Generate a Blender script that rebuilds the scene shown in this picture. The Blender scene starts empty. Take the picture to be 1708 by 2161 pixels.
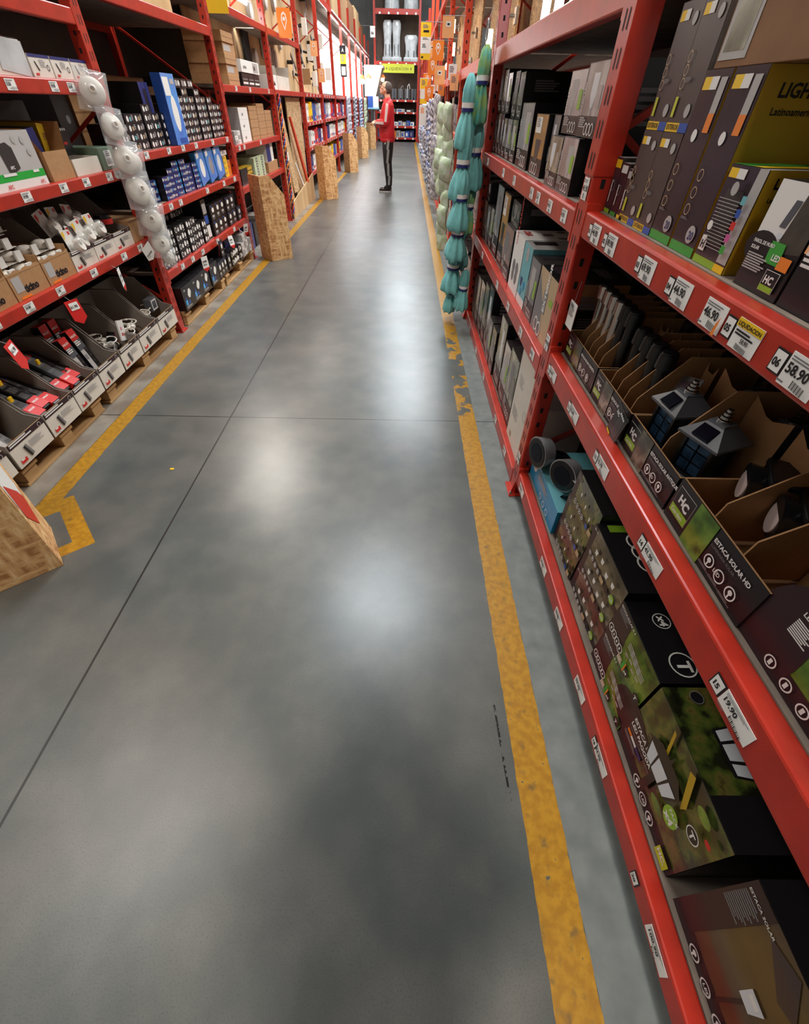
import bpy, bmesh, math, random
from mathutils import Vector, Matrix
R_=math.radians; PI=math.pi
rnd=random.Random(7)
SC=bpy.context.scene; COL=SC.collection
# ------------------------------------------------------------ camera
cam=bpy.data.cameras.new('camera'); camo=bpy.data.objects.new('camera',cam); COL.objects.link(camo)
cam.sensor_fit='HORIZONTAL'; cam.sensor_width=36; cam.lens=36*903.9/1708; cam.clip_start=.01; cam.clip_end=200
_x=Vector((.99982548,.00512749,.01796452)); _u=Vector((-.01653763,.69022669,.72340419)); _f=Vector((.00869034,.72357503,-.69019102))
_m=Matrix((_x,_u,-_f)).transposed().to_4x4(); _m.translation=(0,0,1.5); camo.matrix_world=_m
SC.camera=camo
# ------------------------------------------------------------ light, exposure
SC.view_settings.view_transform='Standard'; SC.view_settings.look='None'; SC.view_settings.gamma=1
SC.view_settings.use_curve_mapping=False; SC.view_settings.exposure=0.0
W=bpy.data.worlds.new('world'); SC.world=W; W.use_nodes=True
W.node_tree.nodes['Background'].inputs[0].default_value=(.75,.78,.8,1); W.node_tree.nodes['Background'].inputs[1].default_value=.6
LAMP_C=(1.0,.91,.80); SKY_C=(.86,.95,1.0)
def area(name,loc,sx,sy,power,col,rot=(0,0,0),parent=None):
    l=bpy.data.lights.new(name,'AREA'); l.shape='RECTANGLE'; l.size=sx; l.size_y=sy; l.energy=power; l.color=col
    o=bpy.data.objects.new(name,l); COL.objects.link(o); o.location=loc; o.rotation_euler=rot
    if parent: o.parent=parent
    return o
# skylights over the aisle, plus added side fill: x, y, width, length, power
SKY_AND_FILL=[(-.45,5.9,1.5,1.8,300,SKY_C),(.3,15.5,1.6,3.0,520,SKY_C),(-.2,25,1.6,4,460,SKY_C),(-4.3,10.9,1.5,2.4,520,LAMP_C),(-4.3,20,1.5,3,420,LAMP_C),
      (.25,-2.9,.8,.8,290,LAMP_C),(-3.9,1.5,1.6,2,100,LAMP_C),(3.2,5.5,1.5,2.5,330,LAMP_C),(3.2,11,1.5,3,480,LAMP_C),(3.2,18,1.5,3,420,SKY_C)]  # side panels on this line are unseen fill added to brighten shelf fronts
CEIL=7.0
# ------------------------------------------------------------ materials
def lin(c): return tuple((v/12.92 if v<=.04045 else ((v+.055)/1.055)**2.4) for v in [q/255 for q in c])
MATS={}
def mat(name,rgb,rough=.6,metal=0,noise=0,nscale=8,emit=0,spec=.5,bump=0,coat=0,trans=0,alpha=1,rgb2=None,nlo=.35,nhi=.65):
    m=bpy.data.materials.new(name); m.use_nodes=True; nt=m.node_tree; b=nt.nodes['Principled BSDF']
    c=lin(rgb); b.inputs['Base Color'].default_value=(*c,1); b.inputs['Roughness'].default_value=rough; b.inputs['Metallic'].default_value=metal
    b.inputs['Specular IOR Level'].default_value=spec; b.inputs['Coat Weight'].default_value=coat; b.inputs['Coat Roughness'].default_value=.12
    b.inputs['Transmission Weight'].default_value=trans; b.inputs['Alpha'].default_value=alpha
    if emit: b.inputs['Emission Color'].default_value=(*c,1); b.inputs['Emission Strength'].default_value=emit
    if noise or rgb2:
        tc=nt.nodes.new('ShaderNodeTexCoord'); n=nt.nodes.new('ShaderNodeTexNoise'); n.inputs['Scale'].default_value=nscale; n.inputs['Detail'].default_value=5
        nt.links.new(tc.outputs['Object'],n.inputs['Vector'])
        r=nt.nodes.new('ShaderNodeValToRGB'); c2=lin(rgb2) if rgb2 else tuple(v*(1-noise) for v in c)
        r.color_ramp.elements[0].position=nlo; r.color_ramp.elements[1].position=nhi
        r.color_ramp.elements[0].color=(*c2,1); r.color_ramp.elements[1].color=(*c,1)
        nt.links.new(n.outputs['Fac'],r.inputs['Fac']); nt.links.new(r.outputs['Color'],b.inputs['Base Color'])
        if bump:
            bp=nt.nodes.new('ShaderNodeBump'); bp.inputs['Strength'].default_value=bump; bp.inputs['Distance'].default_value=.003
            nt.links.new(n.outputs['Fac'],bp.inputs['Height']); nt.links.new(bp.outputs['Normal'],b.inputs['Normal'])
    MATS[name]=m; return m
def ramp_mat(name,stops,scale,rough=.4,stretch=(1,1,1),detail=4,kind='noise',coat=0,bump=0):
    m=mat(name,(128,128,128),rough,coat=coat); nt=m.node_tree; b=nt.nodes['Principled BSDF']
    tc=nt.nodes.new('ShaderNodeTexCoord'); mp=nt.nodes.new('ShaderNodeMapping'); mp.inputs['Scale'].default_value=stretch
    nt.links.new(tc.outputs['Object'],mp.inputs['Vector'])
    if kind=='noise':
        n=nt.nodes.new('ShaderNodeTexNoise'); n.inputs['Scale'].default_value=scale; n.inputs['Detail'].default_value=detail; o=n.outputs['Fac']
    else:
        w=nt.nodes.new('ShaderNodeTexNoise'); w.inputs['Scale'].default_value=scale*.35
        mx=nt.nodes.new('ShaderNodeVectorMath'); mx.operation='ADD'; sc_=nt.nodes.new('ShaderNodeVectorMath'); sc_.operation='SCALE'; sc_.inputs['Scale'].default_value=.09
        nt.links.new(mp.outputs[0],w.inputs['Vector']); nt.links.new(w.outputs['Color'],sc_.inputs[0]); nt.links.new(sc_.outputs[0],mx.inputs[0]); nt.links.new(mp.outputs[0],mx.inputs[1])
        n=nt.nodes.new('ShaderNodeTexVoronoi'); n.inputs['Scale'].default_value=scale
        nt.links.new(mx.outputs[0],n.inputs['Vector'])
        sp=nt.nodes.new('ShaderNodeSeparateColor'); nt.links.new(n.outputs['Color'],sp.inputs[0]); o=sp.outputs[0]
    if kind=='noise': nt.links.new(mp.outputs[0],n.inputs['Vector'])
    r=nt.nodes.new('ShaderNodeValToRGB'); cr=r.color_ramp
    for i,(p,c) in enumerate(stops):
        e=cr.elements[i] if i<2 else cr.elements.new(p)
        e.position=p; e.color=(*lin(c),1)
    nt.links.new(o,r.inputs['Fac']); nt.links.new(r.outputs['Color'],b.inputs['Base Color'])
    if bump:
        bp=nt.nodes.new('ShaderNodeBump'); bp.inputs['Strength'].default_value=bump; bp.inputs['Distance'].default_value=.002
        nt.links.new(o,bp.inputs['Height']); nt.links.new(bp.outputs['Normal'],b.inputs['Normal'])
    return m
red=mat('red_enamel',(186,48,32),.3,noise=.22,nscale=14,bump=.05)
red2=mat('orange_red_enamel',(214,66,36),.38,noise=.15,nscale=9)
black=mat('black_print',(27,25,28),.32)
dark=mat('dark_gap',(12,10,11),.8)
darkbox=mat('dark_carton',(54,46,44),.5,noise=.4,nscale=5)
white=mat('white_paper',(232,230,226),.5)
offw=mat('cream_white_card',(222,216,205),.55,noise=.1,nscale=6)
grey=mat('grey_print',(120,118,120),.4)
lgrey=mat('light_grey_card',(176,172,170),.45)
silver=mat('silver_print',(188,186,190),.22,metal=.35,noise=.25,nscale=5)
cardb=mat('kraft_cardboard',(176,132,88),.8,noise=.12,nscale=30)
cardd=mat('brown_cardboard',(140,98,62),.8,noise=.18,nscale=12)
cardi=mat('grey_inner_card',(140,132,124),.8,noise=.12,nscale=8)
yel=mat('yellow_print',(242,196,30),.45)
lyel=mat('pale_yellow_card',(216,180,60),.5,noise=.12,nscale=6)
olive=mat('lime_yellow_print',(196,200,50),.5)
mustard=mat('mustard_side_print',(196,158,34),.4,noise=.1,nscale=4)
green=mat('green_print',(60,160,60),.4)
lime=mat('lime_print',(142,184,48),.4)
blue=mat('blue_print',(40,84,170),.35)
navy=mat('navy_print',(36,44,110),.4)
sky=mat('sky_blue_print',(70,160,226),.25)
turq=mat('turquoise_carton',(14,148,196),.35)
teal=mat('pale_teal_carton',(110,178,186),.4)
orange=mat('orange_print',(236,130,40),.45)
porange=mat('peach_tag',(244,178,120),.5)
rprint=mat('red_print',(206,40,36),.4)
plum=mat('plum_black_print',(62,50,56),.22,noise=.2,nscale=3)
plum2=mat('dark_plum_strip',(48,26,32),.35)
lamp_off=mat('frosted_lamp_print',(214,218,224),.3)
wood=ramp_mat('pallet_wood',[(.3,(150,112,70)),(.55,(196,158,108)),(.75,(214,180,130))],9,.8,(1,.12,1),bump=.2)
def strand(name,stops,sc):
    m=mat(name,(128,128,128),.75); nt=m.node_tree; b=nt.nodes['Principled BSDF']; tc=nt.nodes.new('ShaderNodeTexCoord'); outs=[]
    for st,rt in (((1,1,.22),(.5,.3,.2)),((.25,.25,1.3),(.2,.5,.7)),((.9,.3,.6),(.9,-.6,.4))):
        mp=nt.nodes.new('ShaderNodeMapping'); mp.inputs['Scale'].default_value=st; mp.inputs['Rotation'].default_value=rt; n=nt.nodes.new('ShaderNodeTexNoise'); n.inputs['Scale'].default_value=sc; n.inputs['Detail'].default_value=2
        nt.links.new(tc.outputs['Object'],mp.inputs[0]); nt.links.new(mp.outputs[0],n.inputs['Vector']); outs.append(n.outputs['Fac'])
    mx=nt.nodes.new('ShaderNodeMath'); mx.operation='MAXIMUM'; nt.links.new(outs[0],mx.inputs[0]); nt.links.new(outs[1],mx.inputs[1])
    m2=nt.nodes.new('ShaderNodeMath'); m2.operation='SUBTRACT'; nt.links.new(mx.outputs[0],m2.inputs[0]); m3=nt.nodes.new('ShaderNodeMath'); m3.operation='MULTIPLY'; m3.inputs[1].default_value=.35; nt.links.new(outs[2],m3.inputs[0]); nt.links.new(m3.outputs[0],m2.inputs[1])
    r=nt.nodes.new('ShaderNodeValToRGB'); cr=r.color_ramp
    for i,(q,c) in enumerate(stops):
        e=cr.elements[i] if i<2 else cr.elements.new(q)
        e.position=q; e.color=(*lin(c),1)
    nt.links.new(m2.outputs[0],r.inputs['Fac']); nt.links.new(r.outputs['Color'],b.inputs['Base Color']); return m
osb=strand('strand_board',[(.2,(168,116,68)),(.33,(208,158,106)),(.42,(220,174,120)),(.5,(236,200,146)),(.58,(206,156,102))],34)
osbd=strand('strand_board_panel',[(.24,(140,106,72)),(.33,(178,144,104)),(.42,(192,158,116)),(.52,(206,176,134))],50)
ply=ramp_mat('pale_plywood',[(.3,(176,140,98)),(.6,(202,170,126))],3,.7,(1,1,.15))
deckm=mat('shelf_board',(142,126,112),.8,noise=.3,nscale=9,bump=.2)
garden=ramp_mat('garden_photo_print',[(.3,(8,9,7)),(.43,(34,38,20)),(.53,(74,90,34)),(.6,(104,96,46)),(.68,(30,30,18))],16,.25,coat=.3,detail=6)
gardenb=ramp_mat('bright_garden_print',[(.32,(26,44,14)),(.48,(84,120,34)),(.62,(124,152,56)),(.76,(60,80,34))],11,.25,coat=.3,detail=5)
stone=ramp_mat('stone_photo_print',[(.3,(24,20,17)),(.5,(76,70,56)),(.62,(120,114,96)),(.75,(48,50,32))],12,.25,coat=.3,detail=5)
night=ramp_mat('night_photo_print',[(.3,(30,24,24)),(.45,(76,56,34)),(.6,(96,76,44)),(.75,(48,40,40))],4,.25,coat=.3,detail=3)
lamps=ramp_mat('lamp_photo_print',[(.3,(96,90,92)),(.5,(160,156,158)),(.65,(214,212,214)),(.8,(140,142,124))],5,.2,(1,1,.35),coat=.4,detail=3)
lampg=ramp_mat('patio_photo_print',[(.3,(52,54,40)),(.5,(120,120,96)),(.62,(176,176,160)),(.78,(96,112,66))],9,.25,(1,1,.6),coat=.3)
beige=mat('beige_lamp_print',(196,168,128),.35,noise=.15,nscale=4)
chrome=mat('brushed_steel',(190,188,186),.22,metal=1)
plast=mat('black_plastic',(20,20,22),.28)
gplast=mat('grey_plastic',(84,86,92),.35)
wplast=mat('white_plastic',(232,226,216),.35)
glassy=mat('clear_poly_bag',(235,238,240),.08,alpha=.22,spec=1.0)
pane=mat('lantern_pane',(70,104,140),.1,metal=.6,noise=.7,nscale=30)
cellm=mat('solar_cell',(20,24,40),.12,metal=.5)
skin=mat('skin',(214,164,136),.5)
hairm=mat('dark_hair',(78,68,64),.7,noise=.3,nscale=60)
jack=mat('red_tracksuit',(196,28,38),.45,noise=.12,nscale=12,bump=.2)
trou=mat('black_tracksuit',(24,24,28),.55)
cloth=mat('turquoise_cloth',(126,200,200),.85,noise=.18,nscale=22,bump=.15)
clothg=mat('green_striped_cloth',(150,180,90),.85,rgb2=(80,170,160),nscale=16)
clothn=mat('navy_cloth',(44,70,130),.85,noise=.2,nscale=20)
wrap=mat('stretch_wrapped_plastic',(206,210,212),.2,noise=.3,nscale=6,alpha=.92)
steel=mat('galvanised_steel',(150,150,150),.4,metal=.8)
tagm=mat('price_paper',(236,234,230),.5)
glow=mat('glowing_white_panel',(255,252,248),.4,emit=1.6)
tube=mat('fluorescent_tube',(240,252,255),.3,emit=9)
bulbm=mat('warm_lamp_glow',(255,216,170),.3,emit=7)
wallm=mat('grey_cladding',(170,172,172),.7,noise=.15,nscale=2)
ceilm=mat('grey_roof_sheet',(130,132,134),.6,noise=.2,nscale=2)
skym=mat('roof_and_fill_panel',(236,246,255),.3,emit=6)
# ------------------------------------------------------------ mesh builder
_tc={}
def text_geo(s,bold=.0):
    k=(s,bold)
    if k not in _tc:
        cu=bpy.data.curves.new('t','FONT'); cu.body=s; cu.offset=bold; cu.resolution_u=2
        o=bpy.data.objects.new('t',cu); COL.objects.link(o); dg=bpy.context.evaluated_depsgraph_get(); me=o.evaluated_get(dg).to_mesh()
        vs=[v.co.copy() for v in me.vertices]; fs=[tuple(p.vertices) for p in me.polygons]
        o.evaluated_get(dg).to_mesh_clear(); bpy.data.objects.remove(o); bpy.data.curves.remove(cu)
        w=max([v.x for v in vs],default=1)
        _tc[k]=(vs,fs,w)
    return _tc[k]
class MB:
    def __init__(s): s.v=[]; s.f=[]; s.m=[]; s.ms=[]; s.T=None; s.sm=[]
    def mi(s,m):
        if m not in s.ms: s.ms.append(m)
        return s.ms.index(m)
    def add(s,vs,fs,m,smooth=False):
        o=len(s.v); i=s.mi(m)
        for v in vs:
            v=Vector(v); s.v.append(s.T@v if s.T else v)
        for f in fs: s.f.append(tuple(o+k for k in f)); s.m.append(i); s.sm.append(smooth)
    def box(s,x0,y0,z0,x1,y1,z1,m,faces=None):
        vs=[(x0,y0,z0),(x1,y0,z0),(x1,y1,z0),(x0,y1,z0),(x0,y0,z1),(x1,y0,z1),(x1,y1,z1),(x0,y1,z1)]
        fs=[(0,1,5,4),(1,2,6,5),(2,3,7,6),(3,0,4,7),(4,5,6,7),(3,2,1,0)]
        if isinstance(m,(list,tuple)):
            for f,mm in zip(fs,m): s.add(vs,[f],mm)
        else: s.add(vs,fs,m)
    def bbox(s,x0,y0,z0,x1,y1,z1,m,b=.004):   # bevelled box
        bm=bmesh.new(); bmesh.ops.create_cube(bm,size=1)
        for v in bm.verts: v.co=((x0+x1)/2+v.co.x*(x1-x0),(y0+y1)/2+v.co.y*(y1-y0),(z0+z1)/2+v.co.z*(z1-z0))
        bmesh.ops.bevel(bm,geom=bm.edges[:],offset=b,segments=2,profile=.5,affect='EDGES')
        bm.verts.index_update(); s.add([v.co.copy() for v in bm.verts],[tuple(v.index for v in f.verts) for f in bm.faces],m); bm.free()
    def cyl(s,p0,p1,r0,m,r1=None,n=16,caps=True,smooth=True):
        p0=Vector(p0);p1=Vector(p1); r1=r0 if r1 is None else r1; d=(p1-p0).normalized(); a=d.orthogonal().normalized(); b=d.cross(a)
        vs=[]; 
        for p,r in((p0,r0),(p1,r1)):
            for i in range(n): t=2*PI*i/n; vs.append(p+a*math.cos(t)*r+b*math.sin(t)*r)
        s.add(vs,[(i,(i+1)%n,n+(i+1)%n,n+i) for i in range(n)],m,smooth)
        if caps: s.add(vs,[tuple(range(n))[::-1],tuple(range(n,2*n))],m)
    def tubep(s,pts,r,m,n=8):
        for a,b in zip(pts,pts[1:]): s.cyl(a,b,r,m,n=n)
    def loft(s,rings,m,cap=True,smooth=True):
        n=len(rings[0]); vs=[v for r in rings for v in r]; fs=[]
        for k in range(len(rings)-1):
            for i in range(n): j=(i+1)%n; fs.append((k*n+i,k*n+j,(k+1)*n+j,(k+1)*n+i))
        s.add(vs,fs,m,smooth)
        if cap: s.add(rings[0],[tuple(range(n))[::-1]],m,smooth); s.add(rings[-1],[tuple(range(n))],m,smooth)
    def sphere(s,c,r,m,n=14,sc=(1,1,1)):
        rings=[]
        for i in range(1,n//2+1):
            t=PI*i/(n//2+1); rings.append([(c[0]+r*sc[0]*math.sin(t)*math.cos(2*PI*j/n),c[1]+r*sc[1]*math.sin(t)*math.sin(2*PI*j/n),c[2]-r*sc[2]*math.cos(t)) for j in range(n)])
        s.loft(rings,m)
    # printed marks on a face frame: o origin, u, v unit vectors with lengths w,h ; lift along n
    def frame(s,o,u,v,w,h):
        s.o=Vector(o); s.u=Vector(u); s.vv=Vector(v); s.n=s.u.cross(s.vv); s.w=w; s.h=h; s.k=0
    def P(s,a,b,l=0): return s.o+s.u*a*s.w+s.vv*b*s.h+s.n*(.0006+.0004*s.k)
    def marks(s,L):
        mn=min(s.w,s.h)
        for q in L:
            c=q[0]; s.k+=1 if c!='t' else 0
            if c=='r': _,a,b,a1,b1,m=q; s.add([s.P(a,b),s.P(a1,b),s.P(a1,b1),s.P(a,b1)],[(0,1,2,3)],m)
            elif c=='p': s.add([s.P(*p) for p in q[1]],[tuple(range(len(q[1])))],q[2])
            elif c=='c' or c=='e':
                if c=='c': _,a,b,r,m=q; ra=rb=r*mn
                else: _,a,b,ra,rb,m=q; ra*=s.w; rb*=s.h
                o=s.P(a,b); s.add([o+s.u*ra*math.cos(t*PI/10)+s.vv*rb*math.sin(t*PI/10) for t in range(20)],[tuple(range(20))],m)
            elif c=='o':
                _,a,b,r,th,m=q; o=s.P(a,b); r*=mn; th*=mn; vs=[o+(s.u*math.cos(t*PI/10)+s.vv*math.sin(t*PI/10))*rr for rr in (r,r-th) for t in range(20)]
                s.add(vs,[(t,(t+1)%20,20+(t+1)%20,20+t) for t in range(20)],m)
            elif c=='t':
                _,st,a,b,size,m=q[:6]; rot=q[6] if len(q)>6 else 0; bold=q[7] if len(q)>7 else .02; vs,fs,w=text_geo(st,bold); size*=mn
                o=s.o+s.u*a*s.w+s.vv*b*s.h+s.n*(.0012+.0004*s.k); cr,sr=math.cos(R_(rot)),math.sin(R_(rot))
                s.add([o+s.u*(v.x*cr-v.y*sr)*size+s.vv*(v.x*sr+v.y*cr)*size for v in vs],fs,m)
            elif c=='l':  # block of fine printed lines: a,b(top),width,lines,size,mat
                _,a,b,wd,nl,size,m=q
                for i in range(nl):
                    ww=wd*(.7+.3*((i*37)%10)/10); bb=b-i*size*1.7
                    s.add([s.P(a,bb),s.P(a+ww,bb),s.P(a+ww,bb+size),s.P(a,bb+size)],[(0,1,2,3)],m)
    def face(s,key,w,d,h,L):
        f={'F':((0,0,0),(1,0,0),(0,0,1),w,h),'T':((0,0,h),(1,0,0),(0,1,0),w,d),'L':((0,d,0),(0,-1,0),(0,0,1),d,h),'R':((w,0,0),(0,1,0),(0,0,1),d,h),'Tb':((w,d,h),(-1,0,0),(0,-1,0),w,d)}[key]
        s.frame(*f); s.marks(L)
    def mesh(s,name):
        me=bpy.data.meshes.new(name); me.from_pydata([tuple(v) for v in s.v],[],s.f)
        for m in s.ms: me.materials.append(m)
        me.polygons.foreach_set('material_index',s.m); me.polygons.foreach_set('use_smooth',s.sm); me.update(); return me
    def build(s,name,parent=None,loc=(0,0,0),rot=(0,0,0)): return link(name,s.mesh(name),parent,loc,rot)
def link(name,data,parent=None,loc=(0,0,0),rot=(0,0,0)):
    o=bpy.data.objects.new(name,data); COL.objects.link(o); o.location=loc; o.rotation_euler=rot
    if parent: o.parent=parent
    return o
def tag(o,label,cat,group=None,kind=None):
    o['label']=label; o['category']=cat
    if group: o['group']=group
    if kind: o['kind']=kind
    return o
def empty(name,loc,rz,label,cat,group=None):
    o=bpy.data.objects.new(name,None); o.empty_display_size=.05; COL.objects.link(o); o.location=loc; o.rotation_euler=(0,0,rz); return tag(o,label,cat,group)
def copy_tree(o,parent=None):
    c=o.copy(); COL.objects.link(c); c.parent=parent
    for ch in [q for q in bpy.data.objects if q.parent==o]: copy_tree(ch,c)
    return c
def struct(o): o['kind']='structure'; return o
XR=.60; XL=-1.97
ORD=['first','second','third','fourth','fifth','sixth','seventh','eighth','ninth','tenth','eleventh','twelfth','thirteenth','fourteenth','fifteenth','sixteenth','seventeenth','eighteenth','nineteenth','twentieth']
def side(o,s,y,z,inset=.05,ry=0,rz=0):
    """stand a thing on a shelf: its front (local -Y) faces the aisle. y = far end on the right rack, near end on the left rack"""
    if s=='R': o.location=(XR+inset,y,z); o.rotation_euler=(0,ry,-PI/2+rz)
    else: o.location=(XL-inset,y,z); o.rotation_euler=(0,ry,PI/2+rz)
    return o
# ------------------------------------------------------------ floor
def floor_mat():
    m=mat('polished_concrete',(128,130,126),.3); nt=m.node_tree; b=nt.nodes['Principled BSDF']; N=nt.nodes.new; L=nt.links.new
    tc=N('ShaderNodeTexCoord'); sp=N('ShaderNodeSeparateXYZ'); L(tc.outputs['Object'],sp.inputs[0]); X=sp.outputs[0]; Y=sp.outputs[1]
    def M(op,a,c=None,d=None):
        n=N('ShaderNodeMath'); n.operation=op
        for i,v in enumerate((a,c,d)):
            if v is None: continue
            if isinstance(v,(int,float)): n.inputs[i].default_value=v
            else: L(v,n.inputs[i])
        return n.outputs[0]
    def noise(s,det=4,st=None):
        n=N('ShaderNodeTexNoise'); n.inputs['Scale'].default_value=s; n.inputs['Detail'].default_value=det
        if st:
            mp=N('ShaderNodeMapping'); mp.inputs['Scale'].default_value=st; L(tc.outputs['Object'],mp.inputs[0]); L(mp.outputs[0],n.inputs['Vector'])
        else: L(tc.outputs['Object'],n.inputs['Vector'])
        return n.outputs['Fac']
    def band(v,a,c): return M('MULTIPLY',M('GREATER_THAN',v,a),M('LESS_THAN',v,c))
    def mix(f,a,c):
        n=N('ShaderNodeMix'); n.data_type='RGBA'; L(f,n.inputs[0]) if not isinstance(f,float) else setattr(n.inputs[0],'default_value',f)
        for i,v in ((6,a),(7,c)):
            if isinstance(v,tuple): n.inputs[i].default_value=(*lin(v),1)
            else: L(v,n.inputs[i])
        return n.outputs[2]
    n1=noise(1.1,6); n2=noise(14,6); n3=noise(220,2); n4=noise(5,8); n5=noise(40,6)
    sm=lambda v,a,c: M('MULTIPLY',M('SUBTRACT',v,a),1/(c-a))
    def cl(v): 
        n=N('ShaderNodeClamp'); L(v,n.inputs[0]); return n.outputs[0]
    base=mix(cl(sm(n1,.35,.65)),(79,84,83),(96,94,89))
    base=mix(M('MULTIPLY',cl(sm(n4,.4,.9)),.3),base,(156,150,140))
    base=mix(M('MULTIPLY',cl(sm(n3,.5,.8)),.5),base,(62,64,64))
    # worn lighter concrete beside the right rack
    edge=M('MULTIPLY',M('GREATER_THAN',X,M('ADD',.476,M('MULTIPLY',n2,.01))),1.0)
    rough_c=mix(cl(sm(n2,.3,.8)),(98,103,101),(124,128,125))
    base=mix(edge,base,rough_c)
    ledge=M('LESS_THAN',X,-1.84); base=mix(ledge,base,mix(cl(sm(n4,.4,.65)),(118,108,98),(148,142,132)))
    # saw-cut joints
    def near(v,c,w): return M('LESS_THAN',M('ABSOLUTE',M('SUBTRACT',v,c)),w)
    jx=near(X,-1.12,.0045)
    ym=M('ABSOLUTE',M('SUBTRACT',M('MODULO',M('ADD',Y,100*2.9-2.443+1.45),2.9),1.45)); jy=M('LESS_THAN',ym,.004)
    joint=M('MAXIMUM',jx,jy)
    base=mix(joint,base,(46,44,42))
    # worn yellow lane paint
    wob=M('MULTIPLY',M('SUBTRACT',n2,.5),.012)
    xr=M('ADD',X,wob)
    sr=band(xr,.371,.481); sl=band(xr,-1.836,-1.738)
    sl=M('MULTIPLY',sl,M('GREATER_THAN',Y,1.5))
    wear=band(Y,2.47,4.1); wearc=cl(sm(M('ABSOLUTE',M('SUBTRACT',Y,3.1)),.0,1.35))
    wn=noise(9,8)
    keep=M('GREATER_THAN',M('ADD',wn,M('MULTIPLY',wearc,.30)),.60)
    keep=M('MAXIMUM',keep,M('LESS_THAN',Y,2.46)); keep=M('MAXIMUM',keep,M('GREATER_THAN',Y,4.4))
    chips=M('LESS_THAN',n5,.70)
    sr=M('MULTIPLY',sr,M('MULTIPLY',keep,chips))
    # painted patch beside the near post guard
    gx,gy=-1.70,1.18
    dx=M('SUBTRACT',X,gx); dy=M('SUBTRACT',Y,gy); ca,sa=math.cos(R_(41)),math.sin(R_(41))
    e1=M('ADD',M('MULTIPLY',dx,ca),M('MULTIPLY',dy,sa)); e2=M('SUBTRACT',M('MULTIPLY',dy,ca),M('MULTIPLY',dx,sa))
    pa=M('MULTIPLY',band(e1,.235,.315),band(e2,-.07,.36)); pb=M('MULTIPLY',band(e2,-.07,-.0),band(e1,.0,.315))
    pc=M('MULTIPLY',band(e2,.27,.36),band(e1,.12,.315))
    st=M('MAXIMUM',M('MAXIMUM',sr,sl),M('MAXIMUM',pa,M('MAXIMUM',pb,pc)))
    yc=mix(cl(sm(n5,.4,.6)),(158,110,16),(176,128,24)); yc=mix(M('MULTIPLY',cl(sm(noise(28,8),.58,.75)),.75),yc,(92,78,50))
    base=mix(st,base,yc)
    scr=M('MULTIPLY',M('MULTIPLY',near(M('ADD',X,M('MULTIPLY',Y,.03)),.352,.0035),band(Y,.33,.62)),M('GREATER_THAN',n5,.47)); base=mix(scr,base,(34,34,32))
    L(base,b.inputs['Base Color'])
    rg=M('ADD',M('MULTIPLY',n1,.14),.24); rg=M('ADD',rg,M('MULTIPLY',edge,.3)); rg=M('ADD',rg,M('MULTIPLY',st,.14)); L(rg,b.inputs['Roughness'])
    bp=N('ShaderNodeBump'); bp.inputs['Strength'].default_value=.05; bp.inputs['Distance'].default_value=.002; L(n3,bp.inputs['Height']); L(bp.outputs[0],b.inputs['Normal'])
    return m
f=MB(); f.box(-6,-8,-.1,6,36,0,floor_mat()); struct(f.build('floor'))
for nm,a in (('wall_left',(-6.1,-8,0,-6,36,CEIL)),('wall_right',(6,-8,0,6.1,36,CEIL)),('wall_back',(-6,36,0,6,36.1,CEIL)),('wall_front',(-6,-8.1,0,6,-8,CEIL))):
    f=MB(); f.box(*a,wallm); struct(f.build(nm))
f=MB(); f.box(-6,-8,CEIL+.1,6,36,CEIL+.2,ceilm); struct(f.build('ceiling'))
for i,(x,y,w,l,p,c) in enumerate(SKY_AND_FILL):
    
    o=empty('roof_and_fill_panel',(x,y,CEIL),0,'unseen roof panel number %d along the ceiling'%(i+1),'roof light','roof light panels')
    fr=MB()
    for a in ((-w/2-.06,-l/2-.06,-.03,w/2+.06,-l/2,.1),(-w/2-.06,l/2,-.03,w/2+.06,l/2+.06,.1),(-w/2-.06,-l/2,-.03,-w/2,l/2,.1),(w/2,-l/2,-.03,w/2+.06,l/2,.1)): fr.box(*a,steel)
    fr.build('frame',o); d=MB(); d.box(-w/2,-l/2,.03,w/2,l/2,.05,skym); d.build('diffuser',o)
    area('panel_light',(0,0,.0),w,l,p,c,(0,0,0),o)
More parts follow.
